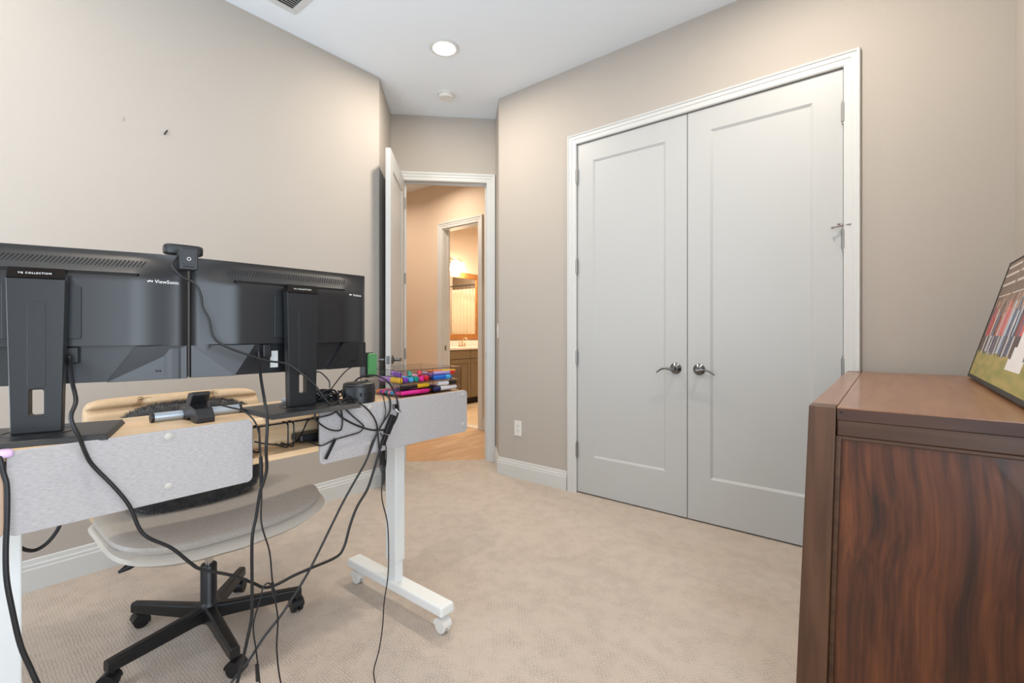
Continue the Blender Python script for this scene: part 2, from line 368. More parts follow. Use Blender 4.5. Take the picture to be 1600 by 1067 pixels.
def hinge(parent, x, y, z, stop=False):
    mb = MB().cyl((x, y, z-.047), (x, y, z+.047), .0088, n=12)
    for q in (-.053, .053): mb.cyl((x, y, z+q-.006), (x, y, z+q+.006), .0055, n=10)
    o = build(mb, 'hinge', 'hinge_metal', parent, smooth=True)
    if stop:
        mb = MB().cyl((x, y, z+.055), (x, y, z+.078), .006, n=10)
        mb.cyl((x-.042, y-.018, z+.060), (x+.004, y-.003, z+.068), .0038, n=8).cyl((x+.032, y-.012, z+.069), (x, y-.002, z+.067), .0038, n=8)
        mb.cyl((x-.048, y-.021, z+.058), (x-.042, y-.018, z+.060), .007, n=10).cyl((x-.012, y-.01, z+.074), (x-.024, y-.014, z+.076), .0055, n=10)
        build(mb, 'hinge_pin_stop', 'chrome', o, smooth=True)
YD = YC + .004
def closet_leaf(name, x0, x1, pan, hx, hz, lx, sgn, stopz):
    root = sempty(name, Matrix.Translation(((x0+x1)/2, YD+.0175, .008)))
    mb = MB(); door_slab(mb, x0, x1, YD, YD+.035, .010, 2.4565, pan); o = build(mb, 'door_leaf', 'door_white', root); weld(o)
    for z in hz: hinge(root, hx, YD-.010, z, stop=(z == stopz))
    handle(root, lx, YD, .912, sgn)
closet_leaf('door_1', -1.7255, -.9605, (-1.604, -1.092, .266, 2.326), -1.727, (.305, .955, 1.598, 2.235), -1.028, -1, None)
closet_leaf('door_2', -.9555, -.1855, (-.826, -.313, .266, 2.326), -.184, (.305, .955, 1.600, 2.235), -.888, 1, 1.600)
mb = MB().box(-1.12, -1.04, YD+.006, YD+.02, 2.4572, 2.461).box(-.885, -.82, YD+.006, YD+.02, 2.4572, 2.461)
struct(mb, 'trim_3', 'dark_slot')

# entry door: jamb lining, open leaf swung into the room
M, L = fr(B, C)
mb = MB(M); mb.box(.100, .112, -.001, .112, 0, 2.448).box(.824, .836, -.001, .112, 0, 2.448).box(.100, .836, -.001, .112, 2.448, 2.460)
mb.box(.112, .122, .05, .08, 0, 2.448).box(.814, .824, .05, .08, 0, 2.448).box(.112, .824, .05, .08, 2.438, 2.448)
jm = struct(mb, 'trim_4', 'trim_white')
build(MB(M).box(.8225, .8242, .012, .038, .90, .962), 'strike_plate', 'nickel', jm)
hp = M @ Vector((.114, -.004, 0))
MD = Matrix.Translation(hp) @ Matrix.Rotation(R(-46.0), 4, 'Z')   # leaf local: x from hinge to free edge, y from 0 to -.035
d3 = sempty('door_3', MD @ Matrix.Translation((.35, -.018, .01)))
mb = MB(MD); door_slab(mb, .002, .708, -.035, 0, .012, 2.452, (.115, .595, .266, 2.326)); o = build(mb, 'door_leaf', 'door_white', d3); weld(o)
build(MB(MD).box(.7075, .7090, -.030, -.005, .905, .965), 'latch_plate', 'nickel', d3)
for f, y in ((1, 0), (-1, -.035)):
    mb = MB(MD); prof = [(.0345, 0), (.0345, .004), (.031, .008), (.024, .011), (.013, .018)]
    mb.rings([[(.645+r*math.cos(2*PI*k/24), y+f*h, .935+r*math.sin(2*PI*k/24)) for k in range(24)] for r, h in prof])
    hr = build(mb, 'handle_rose', 'nickel', d3, smooth=True)
    mb = MB(MD); n = 12
    mb.cyl((.645, y, .935), (.645, y+f*.056, .935), .0125, .011, 14)
    mb.tube([(.645-.1*i/n, y+f*(.052+.004*math.sin(i/n*PI)), .929+.014*math.sin(i/n*PI*1.2)) for i in range(n+1)], [.0085-.0045*i/n for i in range(n+1)], 10)
    build(mb, 'lever', 'nickel', hr, smooth=True)
for z in (.25, .95, 1.6, 2.25):
    build(MB(MD).cyl((0, .004, z-.047), (0, .004, z+.047), .0075, n=10), 'hinge', 'hinge_metal', d3, smooth=True)

# outlet, switch, wall marks
def plate(name, label, cat, M, w, h, kind):
    t = thing(name, label, cat); t.matrix_basis = M; MW[t.name] = M
    def b(mb, n, m, p, **k): mb.v = [M @ q for q in mb.v]; return build(mb, n, m, p, **k)
    b(MB().box(-w/2, w/2, -.006, 0, -h/2, h/2), 'cover_plate', 'white_plastic', t, bevel=.002)
    if kind == 'outlet':
        for z in (-.02, .02):
            s = b(MB().prism([(.016*math.cos(a), z+.0145*math.sin(a)) for a in [2*PI*i/20 for i in range(20)]], -.0075, -.005, 'y'), 'socket', 'white_plastic', t)
            for x in (-.006, .006): b(MB().box(x-.0011, x+.0011, -.0079, -.007, z-.002, z+.007), 'slot', 'outlet_slot', s)
            b(MB().cyl((0, -.0079, z-.008), (0, -.007, z-.008), .0022, n=8), 'slot', 'outlet_slot', s)
    else:
        b(MB().hexa([(-.016, -.0065, -.033), (.016, -.0065, -.033), (.016, -.005, -.033), (-.016, -.005, -.033)], [(-.016, -.011, .033), (.016, -.011, .033), (.016, -.005, .033), (-.016, -.005, .033)]), 'rocker', 'white_plastic', t)
plate('wall_outlet', 'white duplex wall outlet low on the wall beside the closet doors', 'outlet', Matrix.Translation((-2.257, YC, .387)), .072, .117, 'outlet')
M, L = fr(C, E)
plate('light_switch', 'white rocker light switch on the narrow wall by the open doorway', 'switch', M @ Matrix.Translation((L-.075, 0, 1.145)), .075, .12, 'switch')
prop(build(MB().tube([(-2.937, .762, 2.160), (-2.931, .768, 2.172), (-2.934, .775, 2.186)], [.003, .0035, .003], 8), 'wall_hook', 'black_plastic', smooth=True), 'tiny black hook left high on the bare beige wall', 'hook')
prop(build(MB().tube([(-2.938, .589, 2.192), (-2.936, .591, 2.183), (-2.938, .594, 2.175)], .0025, 8), 'wall_anchor', 'leather_grey', smooth=True), 'tiny pale grey wall anchor high on the bare beige wall', 'anchor')

# ceiling fittings
def downlight(x, y, label, power, color=LAMP, m='lens_light', spread=180):
    t = thing('recessed_light', label, 'light', (x, y, H-.012))
    build(MB().lathe([(.074, H-.002), (.074, H-.007), (.092, H-.010), (.098, H-.004), (.098, H)], (x, y, 0), 32), 'trim_ring', 'trim_white', t, smooth=True)
    build(MB().lathe([(.075, H-.006), (.06, H-.009), (.001, H-.011)], (x, y, 0), 32), 'lens', m, t, smooth=True)
    a = area('recessed_lamp', (x, y, H-.016), (0, 0, 0), .13, .13, power, color, 'DISK', spread)
downlight(-2.30, 2.136, 'round recessed ceiling light before the open doorway, beside the smoke detector', 15)
for x, y in ((-.35, 2.136), (-2.30, -.25), (-.35, -.25)):
    downlight(x, y, 'round recessed ceiling light over the desk side of the room' if x < -1 else ('round recessed ceiling light above the walnut dresser' if y > 1 else 'round recessed ceiling light by the window wall'), 9 if x < -1 else 14)
t = thing('smoke_detector', 'round white smoke detector on the ceiling before the doorway', 'smoke detector', (-2.734, 2.558, H-.036))
build(MB().lathe([(.066, H), (.066, H-.010), (.060, H-.012)], (-2.734, 2.558, 0), 32), 'base', 'white_plastic', t, smooth=True)
build(MB().lathe([(.056, H-.010), (.057, H-.028), (.050, H-.035), (.001, H-.036)], (-2.734, 2.558, 0), 32), 'cover', 'white_plastic', t, smooth=True)
build(MB().lathe([(.009, H-.035), (.009, H-.0375), (.001, H-.038)], (-2.716, 2.535, 0), 12), 'button', 'white_label', t, smooth=True)
vx0, vx1, vy0, vy1 = -2.741, -2.435, 1.05, 1.355
t = thing('air_vent', 'white slatted air vent in the ceiling near the long bare wall', 'vent', ((vx0+vx1)/2, (vy0+vy1)/2, H-.014))
mb = MB(); 
for a, b, c, d in ((vx0, vx0+.035, vy0, vy1), (vx1-.035, vx1, vy0, vy1), (vx0+.035, vx1-.035, vy0, vy0+.035), (vx0+.035, vx1-.035, vy1-.035, vy1)): mb.box(a, b, c, d, H-.008, H)
build(mb, 'frame', 'trim_white', t, bevel=.003)
build(MB().box(vx0+.035, vx1-.035, vy0+.035, vy1-.035, H-.002, H-.0005), 'backing', 'dark_slot', t)
sl = None
for i in range(13):
    x = vx0+.045+i*.0182
    if sl is None: sl = build(MB().hexa([(x+.002, vy0+.036, H-.012), (x+.0045, vy0+.036, H-.012), (x+.0045, vy1-.036, H-.012), (x+.002, vy1-.036, H-.012)], [(x-.0045, vy0+.036, H-.003), (x-.002, vy0+.036, H-.003), (x-.002, vy1-.036, H-.003), (x-.0045, vy1-.036, H-.003)]), 'slat', 'trim_white', t); x00 = x
    else: copy_part(sl, Matrix.Translation((x-x00, 0, 0)))

# ------------------------------------------------------------------ hall and bathroom beyond the doorway
YH = 4.04; BX0, BX1, BT = -4.376, -3.763, 2.432
wall('wall_hall', (-6.0, YH), (-1.5, YH), 'hall_paint', holes=[(BX0+6.0, BX1+6.0, 0, BT)])
struct(MB().box(-6.0, -3.46, 2.5, 2.6, 0, H), 'wall_hall_south', 'hall_paint')
struct(MB().box(-2.66, -1.5, 3.25, 3.35, 0, H), 'wall_hall_back', 'hall_paint')
struct(MB().box(-6.1, -6.0, 2.5, 4.15, 0, H), 'wall_hall_west', 'hall_paint'); struct(MB().box(-1.5, -1.4, 3.2, 4.15, 0, H), 'wall_hall_east', 'hall_paint')
casing('trim_5', (-6.0, YH), (-1.5, YH), BX0+6.0, BX1+6.0, BT, w=.076)
mb = MB().box(BX0-.001, BX0+.012, YH-.001, YH+.112, 0, BT).box(BX1-.012, BX1+.001, YH-.001, YH+.112, 0, BT).box(BX0, BX1, YH-.001, YH+.112, BT-.012, BT+.001)
mb.box(BX0+.012, BX0+.022, YH+.06, YH+.09, 0, BT-.012).box(BX1-.022, BX1-.012, YH+.06, YH+.09, 0, BT-.012)
jm = struct(mb, 'trim_6', 'trim_white'); build(MB().box(BX0+.0115, BX0+.014, YH+.02, YH+.045, .91, .97), 'strike_plate', 'nickel', jm)
baseboard('baseboard_hall_left', (-6.0, YH), (-1.5, YH), s1=BX0+6.0-.076); baseboard('baseboard_hall_right', (-6.0, YH), (-1.5, YH), s0=BX1+6.0+.076)
fl = struct(MB().box(-6.0, -1.5, 2.6, YH+.002, -.05, -.016), 'floor_hall', 'hall_wood_c')
random.seed(3); k = 0
for i in range(22):
    x0 = -5.55 + i*.15; x1 = x0+.1475; xc = (x0+x1)/2
    ys = max(2.62, 2.494+(x1+3.354)+.075) if x1 > -3.36 else 2.62
    if ys > YH-.1: continue
    cut = ys + random.uniform(.25, .75)*(YH-ys)
    for a, b in ((ys, cut-.0012), (cut+.0012, YH)):
        mb = MB(); 
        yy0 = a if a != ys or x1 <= -3.36 else a
        if a == ys and x1 > -3.36: mb.prism([(x0, a-.15), (x1, a), (x1, b), (x0, b)], -.016, -.004+random.uniform(0, .0006))
        else: mb.box(x0, x1, a, b, -.016, -.004+random.uniform(0, .0006))
        build(mb, 'plank', ('hall_wood_a', 'hall_wood_b', 'hall_wood_c')[(k*7+i) % 3], fl); k += 1
struct(MB().box(BX0-.0, BX1+.0, YH+.0, YH+.115, -.05, .006), 'trim_7', 'counter')
struct(MB().box(-5.76, -3.1, YH+.11, 8, -.05, -.003), 'floor_bath', 'bath_tile')
XM = -5.75
struct(MB().box(XM-.1, XM, YH+.11, 8, 0, H), 'wall_bath_mirror', 'hall_paint'); struct(MB().box(-3.2, -3.1, YH+.11, 8, 0, H), 'wall_bath_right', 'hall_paint')
struct(MB().box(XM, -3.1, 7.6, 7.7, 0, H), 'wall_bath_back', 'hall_paint'); struct(MB().box(-4.32, -3.2, 6.78, 6.88, 0, H), 'wall_bath_tub', 'hall_paint')
area('hall_lamp', (-4.0, 3.45, H-.03), (0, 0, 0), .16, .16, 12, WARM, 'DISK', 160)
area('hall_lamp_far', (-5.2, 3.3, H-.03), (0, 0, 0), .16, .16, 8, WARM, 'DISK', 160)
area('bath_lamp', (-4.4, 5.6, H-.03), (0, 0, 0), .3, .3, 26, WARM, 'DISK', 170)

area('tub_fill_light', (-5.0, 7.2, H-.03), (0, 0, 0), .2, .2, 14, WARM, 'DISK', 170)  # added fill, brightens the alcove above the curtain for the mirror
XF = -5.21
v = thing('vanity_cabinet', 'taupe painted bathroom vanity cabinet with shaker doors', 'cabinet', ((XF+XM)/2, 5.39, 0))
build(MB().box(XM+.002, XF, 4.5, 6.28, .10, .865), 'body', 'vanity_paint', v)
build(MB().box(XM+.002, XF-.06, 4.5, 6.28, 0, .10), 'toe_kick', 'dark_slot', v)
for i in range(4):
    y0 = 4.5+i*.445+.004; y1 = y0+.437
    build(MB().box(XF, XF+.018, y0, y1, .725, .855), 'drawer', 'vanity_paint', v, bevel=.003)
    d = build(MB().box(XF, XF+.012, y0, y1, .115, .715), 'door', 'vanity_paint', v)
    mb = MB()
    for a, b, c_, e in ((y0, y0+.06, .115, .715), (y1-.06, y1, .115, .715), (y0+.06, y1-.06, .115, .175), (y0+.06, y1-.06, .655, .715)): mb.box(XF+.012, XF+.020, a, b, c_, e)
    build(mb, 'door_frame', 'vanity_paint', d, bevel=.003)
ct = thing('vanity_countertop', 'cream bathroom countertop with low backsplash', 'countertop', ((XF+XM)/2, 5.39, .865))
build(MB().box(XM+.002, XF+.03, 4.48, 6.30, .865, .900), 'slab', 'counter', ct, bevel=.006)
build(MB().box(XM+.002, XM+.022, 4.48, 6.30, .9005, 1.0), 'backsplash', 'counter', ct, bevel=.004)
f = thing('faucet', 'gold toned two handle faucet on the bathroom countertop', 'faucet', (XM+.13, 5.62, .90))
fx, fy = XM+.14, 5.62
build(MB().box(fx-.025, fx+.025, fy-.08, fy+.08, .9005, .915), 'base', 'brass', f, bevel=.006)
build(MB().tube(spline([(fx, fy, .91), (fx, fy, .98), (fx+.02, fy, 1.03), (fx+.07, fy, 1.045), (fx+.11, fy, 1.01)], 4), .011, 10), 'spout', 'brass', f, smooth=True)
for y in (-.06, .06): build(MB().tube([(fx, fy+y, .91), (fx, fy+y, .96), (fx, fy+y*1.5, .985)], [.012, .010, .006], 10), 'lever', 'brass', f, smooth=True)
my0, my1, mz0, mz1 = 4.78, 6.187, 1.015, 2.164
mr = thing('wall_mirror', 'large oak framed mirror above the bathroom vanity', 'mirror', (XM+.015, (my0+my1)/2, mz0))
for a, b, c_, e in ((my0, my0+.1, mz0, mz1), (my1-.1, my1, mz0, mz1)): build(MB().box(XM+.001, XM+.03, a, b, c_, e), 'frame_stile', 'oak_frame', mr, bevel=.004)
for c_, e in ((mz0, mz0+.095), (mz1-.095, mz1)): build(MB().box(XM+.001, XM+.0295, my0+.1, my1-.1, c_, e), 'frame_rail', 'oak_frame', mr, bevel=.004)
build(MB().box(XM+.002, XM+.012, my0+.1, my1-.1, mz0+.095, mz1-.095), 'glass', 'mirror_glass', mr)
vl = thing('vanity_light', 'three shade wall light glowing above the oak framed mirror', 'light', (XM+.03, 5.44, 2.22))
build(MB().prism(rrect(5.36, 5.52, 2.28, 2.38, .03), XM+.001, XM+.02, 'x'), 'back_plate', 'brass', vl, bevel=.003)
build(MB().tube(spline([(XM+.11, 5.2, 2.335), (XM+.11, 5.24, 2.35), (XM+.09, 5.34, 2.32), (XM+.06, 5.44, 2.35), (XM+.09, 5.54, 2.385), (XM+.11, 5.62, 2.35), (XM+.11, 5.66, 2.335)], 5), .008, 8), 'arm', 'brass', vl, smooth=True)
for y in (5.235, 5.44, 5.645):
    s = build(MB().lathe([(.030, .095), (.034, .07), (.046, .02), (.056, -.05), (.052, -.05), (.04, .02), (.026, .09)], (XM+.11, y, 2.23), 20), 'shade', 'shade_glass', vl, smooth=True)
    build(MB().lathe([(.001, .125), (.02, .12), (.024, .09), (.001, .088)], (XM+.11, y, 2.23), 14), 'socket', 'brass', s, smooth=True)
    l = bpy.data.lights.new('vanity_bulb', 'POINT'); l.energy = 7; l.color = (1, .76, .5); l.shadow_soft_size = .04
    o = bpy.data.objects.new('vanity_bulb', l); COL.objects.link(o); o.location = (XM+.11, y, 2.13)
sc_ = thing('shower_curtain', 'cream pleated shower curtain seen in the bathroom mirror', 'curtain', (-5.03, 6.83, .15))
n = 160; vs = []; 
for i in range(n+1):
    x = -5.72+1.36*i/n; y = 6.83+.022*math.sin(i*.55)
    vs += [(x, y, .12), (x, y, 2.02)]
mb = MB(); mb.add(vs, [(2*i, 2*i+2, 2*i+3, 2*i+1) for i in range(n)])
cc = build(mb, 'curtain', 'curtain_cloth', sc_, smooth='all'); cc.modifiers.new('thick', 'SOLIDIFY').thickness = .002
for i in range(12): build(MB().tube([(-5.68+i*.115, 6.83+.022*math.cos(a), 2.03+.035*math.sin(a)+.035) for a in [2*PI*q/10 for q in range(11)]], .003, 6), 'ring', 'nickel', sc_)
prop(build(MB().cyl((XM, 6.83, 2.095), (-4.32, 6.83, 2.095), .0125, n=12), 'curtain_rod', 'nickel', smooth=True), 'metal rod carrying the shower curtain, seen in the mirror', 'rod')

# ------------------------------------------------------------------ dresser
DX0, DX1, DY0, DY1, DZ = -.163, .372, 1.415, 2.80, .945
d = thing('dresser', 'dark walnut chest of drawers with framed veneer side panel', 'dresser', ((DX0+DX1)/2, (DY0+DY1)/2, 0))
fl_ = .036   # corner posts splay outwards towards the floor
pw = .058
def post(x0, x1, y0, y1, sx, sy, name='corner_post'):
    b = [(x0, y0), (x1, y0), (x1, y1), (x0, y1)]; dx, dy = sx*fl_, sy*fl_*.35
    k = .72
    lo = []
    for (x, y) in b:
        inner = (x == (x1 if sx < 0 else x0)); lo.append((x+dx*(k if inner else 1), y+dy, 0))
    return build(MB().hexa(lo, [(x, y, DZ) for x, y in b]), name, 'walnut_post', d, bevel=.003)
post(DX0, DX0+pw, DY0, DY0+pw, -1, -1); post(DX1-pw, DX1, DY0, DY0+pw, 0, -1); post(DX0, DX0+pw, DY1-pw, DY1, -1, 0); post(DX1-pw, DX1, DY1-pw, DY1, 0, 0)
build(MB().box(DX0+pw+.0015, DX1-pw-.0015, DY0+.001, DY1-.001, DZ-.0025, DZ), 'top', 'walnut_top', d)
build(MB().box(DX0+pw+.0015, DX1-pw-.0015, DY0+.0015, DY1-.0015, DZ-.030, DZ-.0025), 'top_edge_shaded', 'walnut_edge_shaded', d)  # edge of the same slab, its shade put into a darker colour
for x in (DX0, DX1-pw): build(MB().box(x, x+pw, DY0+pw+.0012, DY1-pw-.0012, DZ-.030, DZ), 'top_edge', 'walnut_top', d, bevel=.002)
for y in (DY0, DY1): pass
for y0, o in ((DY0+.010, -1), (DY1-.042, 1)):
    build(MB().box(DX0+pw, DX1-pw, y0, y0+.032, DZ-.072, DZ-.0305), 'side_rail', 'walnut_rail', d, bevel=.003)
    build(MB().box(DX0+pw-.02, DX1-pw+.02, y0, y0+.032, .10, .17), 'side_rail', 'walnut_rail', d, bevel=.003)
y = DY0+.014
build(MB().box(DX0+pw-.02, DX1-pw+.02, y+.010, y+.026, .165, DZ-.068), 'side_panel', 'walnut_veneer', d)
# bead moulding round the panel
x0t, x1t, zt, zb = DX0+pw, DX1-pw, DZ-.072, .17
lean = -fl_*.72*(1-zb/DZ); lt = -fl_*.72*(1-zt/DZ)
mb = MB(); mb.box(x0t+lt, x1t, y-.002, y+.012, zt-.010, zt)
mb.hexa([(x0t+lean-.001, y-.004, zb), (x0t+lean+.012, y-.004, zb), (x0t+lean+.012, y+.012, zb), (x0t+lean-.001, y+.012, zb)], [(x0t+lt-.001, y-.004, zt), (x0t+lt+.012, y-.004, zt), (x0t+lt+.012, y+.012, zt), (x0t+lt-.001, y+.012, zt)])
mb.box(x1t-.01, x1t, y-.002, y+.012, zb, zt-.01)
build(mb, 'bead_moulding', 'walnut_rail', d, bevel=.003)
build(MB().box(DX0+.03, DX1-.012, DY0+.05, DY1-.05, .09, DZ-.031), 'carcass', 'walnut_post', d)
for r in range(4):
    for c_ in range(2):
        z0 = .115+r*.196; y0 = DY0+pw+.006+c_*.633
        dr = build(MB().box(DX0+.006, DX0+.032, y0, y0+.625, z0, z0+.19), 'drawer', 'walnut_rail', d, bevel=.003)
        build(MB().cyl((DX0+.006, y0+.3125, z0+.095), (DX0-.016, y0+.3125, z0+.095), .008, .013, 14), 'knob', 'nickel', dr, smooth=True)
build(MB().cyl((DX0+pw+.010, DY0+.0015, DZ-.012), (DX0+pw+.010, DY0-.0008, DZ-.012), .0022, n=10), 'peg', 'dark_slot', d)

# large framed photograph leaning on the right wall
PT, PB_ = (.3655, 1.398), (.243, DZ)
LY0, LY1 = 1.60, 2.685
hgt = math.hypot(PT[0]-PB_[0], PT[1]-PB_[1]); ang = math.atan2(PT[0]-PB_[0], PT[1]-PB_[1])
# local: x along +Y reversed (viewer's left to right), y = depth away from viewer, z up the slope
ML = Matrix.Translation((PB_[0]+.003, LY1, PB_[1]+.0085)) @ Matrix.Rotation(R(-90), 4, 'Z') @ Matrix.Rotation(-ang, 4, 'X')
LW = LY1-LY0
p = thing('picture_frame', 'wide black framed group photograph leaning on the wall above the dresser', 'picture', (.30, (LY0+LY1)/2, DZ))
fw = .0055; dp = .016
for n_, a, b, c_, e in (('frame_side', 0, fw, 0, hgt), ('frame_side', LW-fw, LW, 0, hgt), ('frame_rail', fw, LW-fw, 0, .013), ('frame_rail', fw, LW-fw, hgt-fw, hgt)):
    build(MB(ML).box(a, b, 0, dp, c_, e), n_, 'gloss_black' if 0 else 'black_plastic', p, bevel=.0015)
build(MB(ML).box(fw, LW-fw, .004, dp-.004, .013, hgt-fw), 'backing', 'black_plastic', p)
# the print: a line of guests in bright clothes on grass before a brown barn wall
NX, NZ = 200, 96
random.seed(21)
def hx(h): return Vector(lin(h)[:3])
img = [[None]*NX for _ in range(NZ)]
for j in range(NZ):
    for i in range(NX):
        v_ = j/NZ; u = i/NX
        g = .34 - .05*math.sin(u*5)
        if v_ < .21+.02*math.sin(i*.5): c_ = hx('8f8f3c').lerp(hx('b9a45a'), max(0, min(1, .5+noise.noise(Vector((i*.05, j*.2, 0)))*1.0)))
        else: c_ = hx('6d564a').lerp(hx('7f6a5e'), .5+.5*noise.noise(Vector((i*.05, j*.05, 3))))
        img[j][i] = c_
def paint(u0, u1, v0, v1, h, sl=0):
    for j in range(max(0, int(v0*NZ)), min(NZ, int(v1*NZ))):
        q = (j/NZ-v0)/max(1e-6, v1-v0)
        for i in range(int((u0+sl*q)*NX), max(int((u0+sl*q)*NX)+1, int((u1+sl*q)*NX))):
            if 0 <= i < NX: img[j][i] = hx(h)
for v0 in (.70, .80, .885, .955):
    for a in (0, .26, .52, .78): paint(a+.01, a+.235, v0, v0+.016, 'd5c9bd')
for a in (.25, .51, .77): paint(a, a+.006, .6, 1, 'a09080')
cols = ['c7453f', 'b9382f', 'd8d4d0', '3f5f9e', '8f2c33', 'c26a3a', '6f7f9a', 'e6e2de', 'a33b52', '55607a', 'cf5a5a', '7c3a2a', 'b7c3d0', '2f3d60', 'd27f7f']
k = 0; u = .02
while u < .98:
    wdt = random.uniform(.018, .03); top = random.uniform(.58, .70)+.04*u
    paint(u, u+wdt, .20+random.uniform(0, .03), .40, random.choice(['4a3a36', '5a6a8a', 'c9c4c0', '6b4a3e', 'b8c0cc', '3a3a48']), .004)
    paint(u, u+wdt, .36, top-.06, random.choice(cols), .006)
    paint(u+wdt*.3, u+wdt*.7, top-.06, top, random.choice(['c99f86', 'a87a60', '6a4a3a', 'd3a98f']), .004)
    if random.random() < .4: paint(u+wdt*.1, u+wdt*.3, top-.08, top+.05, 'c99f86', .006)
    u += wdt*random.uniform(.7, 1.0)
for a, b, v0, v1 in ((.60, .80, .13, .20), (.63, .78, .20, .29), (.66, .76, .29, .40), (.685, .745, .40, .52)): paint(a, b, v0, v1, 'f4f2f2')
paint(.70, .73, .52, .60, 'c99f86')
me = bpy.data.meshes.new('print'); vs = []; fs = []
for j in range(NZ+1):
    for i in range(NX+1): vs.append(tuple(MW[p.name].inverted() @ (ML @ Vector((fw+(LW-2*fw)*i/NX, .0025, .013+(hgt-fw-.013)*j/NZ)))))
for j in range(NZ):
    for i in range(NX): a = j*(NX+1)+i; fs.append((a, a+1, a+NX+2, a+NX+1))
me.from_pydata(vs, [], fs); ca = me.color_attributes.new('print', 'FLOAT_COLOR', 'CORNER')
buf = []
for j in range(NZ):
    for i in range(NX): buf += list(img[j][i])*1 and [*img[j][i], 1]*4
ca.data.foreach_set('color', buf)
pm = bpy.data.materials.new('photo_print'); pm.use_nodes = True; at = pm.node_tree.nodes.new('ShaderNodeAttribute'); at.attribute_name = 'print'
pb = pm.node_tree.nodes['Principled BSDF']; pm.node_tree.links.new(at.outputs[0], pb.inputs['Base Color']); pb.inputs['Roughness'].default_value = .3
me.update(); link('print', me, pm, p, None, False, 0)['label'] = 'photograph of guests lined up on grass by a barn'

# ------------------------------------------------------------------ standing desk
KX0, KX1, KY0, KY1 = -1.985, -1.337, -.04, 1.357
TZ0, TZ1, SZ0, SZ1 = .774, .791, .880, .898
dk = thing('standing_desk', 'white legged standing desk on casters with pale wood top', 'desk', ((KX0+KX1)/2, (KY0+KY1)/2, 0))
build(MB().prism(rrect(KX0, KX1, KY0, KY1, .02), TZ0, TZ1), 'desktop', 'light_wood', dk, bevel=.002)
build(MB().box(-1.625, KX1, KY0+.005, KY1-.001, SZ0, SZ1), 'raised_shelf', 'light_wood', dk, bevel=.002)
for y in (KY0+.006, KY1-.022): build(MB().box(-1.615, -1.36, y, y+.018, TZ1, SZ0), 'shelf_support', 'light_wood', dk)
build(MB().box(-1.462, -1.450, KY0+.03, KY1-.03, TZ1, SZ0), 'shelf_back', 'light_wood', dk)
def leg(yc):
    l = build(MB().box(-1.640, -1.572, yc-.024, yc+.024, .19, TZ0-.03), 'leg', 'white_steel', dk, bevel=.004)
    build(MB().box(-1.634, -1.578, yc-.019, yc+.019, .11, .20), 'inner_column', 'white_steel', l, bevel=.003)
    ft = build(MB().hexa([(-1.915, yc-.035, .075), (-1.285, yc-.035, .075), (-1.285, yc+.035, .075), (-1.915, yc+.035, .075)], [(-1.91, yc-.033, .112), (-1.29, yc-.033, .112), (-1.29, yc+.033, .112), (-1.91, yc+.033, .112)]), 'foot', 'white_steel', dk, bevel=.008, seg=3)
    build(MB().box(-1.95, -1.36, yc-.03, yc+.03, TZ0-.032, TZ0-.001), 'bracket', 'white_steel', dk, bevel=.003)
    for x in (-1.318, -1.875):
        w_ = build(MB().cyl((x-.0, yc-.018, .028), (x, yc-.004, .028), .028, n=22).cyl((x, yc+.004, .028), (x, yc+.018, .028), .028, n=22), 'caster', 'white_plastic', dk, smooth=True, bevel=.004)
        build(MB().cyl((x, yc-.005, .028), (x, yc+.005, .028), .01, n=10).cyl((x-.006, yc, .045), (x-.006, yc, .078), .010, n=12).prism([(x+.030*math.cos(a), .030+.030*math.sin(a)) for a in [PI*q/12 for q in range(13)]], yc-.0205, yc+.0205, 'y'), 'caster_hood', 'white_plastic', w_, smooth=True)
leg(.11); leg(1.215)
build(MB().box(-1.63, -1.585, .134, 1.191, TZ0-.032, TZ0-.004), 'crossbar', 'white_steel', dk, bevel=.003)
PX0, PX1 = KX1+.0008, KX1+.0098
def felt(name, y0, y1, m, rivets, z0=.734, z1=.8995, r=.014):
    o = build(MB().prism(rrect(y0, y1, z0, z1, r), PX0, PX1, 'x'), name, m, dk, bevel=.0015)
    for yy, zz in rivets: build(MB(Matrix.Translation((PX1, yy, zz)) @ Matrix.Rotation(R(90), 4, 'Y')).lathe([(.0085, -.001), (.0085, .0015), (.006, .0028), (.0005, .003)], n=18), 'rivet', 'rivet_plastic', o, smooth=True)
    return o
felt('felt_panel', .092, .541, 'felt', [(.353, .885), (.353, .768)])
felt('felt_panel', .731, 1.357, 'felt', [(.903, .885), (.903, .768), (1.330, .884), (1.330, .766)])
felt('end_panel', -.035, .0885, 'tan_felt', [(.0, .885)])
# wire cable tray under the shelf
tr = thing('wire_tray', 'black wire cable tray under the raised shelf', 'tray', (-1.42, .62, TZ1))
for y in (.50, .555, .575, .655, .672, .748):
    build(MB().tube(spline([(-1.446, y, .862), (-1.43, y, .868), (-1.40, y, .868), (-1.372, y, .864), (-1.368, y, .85), (-1.368, y, .812), (-1.37, y, .800), (-1.385, y, .7945), (-1.446, y, .7945)], 3), .0024, 8), 'wire', 'black_plastic', tr, smooth=True)
for x, z in ((-1.372, .868), (-1.40, .872)): build(MB().cyl((x, .49, z), (x, .77, z), .0024, n=8), 'rail', 'black_plastic', tr, smooth=True)
prop(build(MB().box(-1.445, -1.385, .40, .52, .7975, .822), 'power_adapter', 'black_plastic', bevel=.006), 'black power adapter lying in the wire tray beside the wider wood gap', 'adapter')
prop(build(MB().box(-1.445, -1.385, .700, .85, .7975, .820), 'power_strip', 'black_plastic', bevel=.006), 'black flat power strip half hidden behind the riveted felt panel', 'power strip')

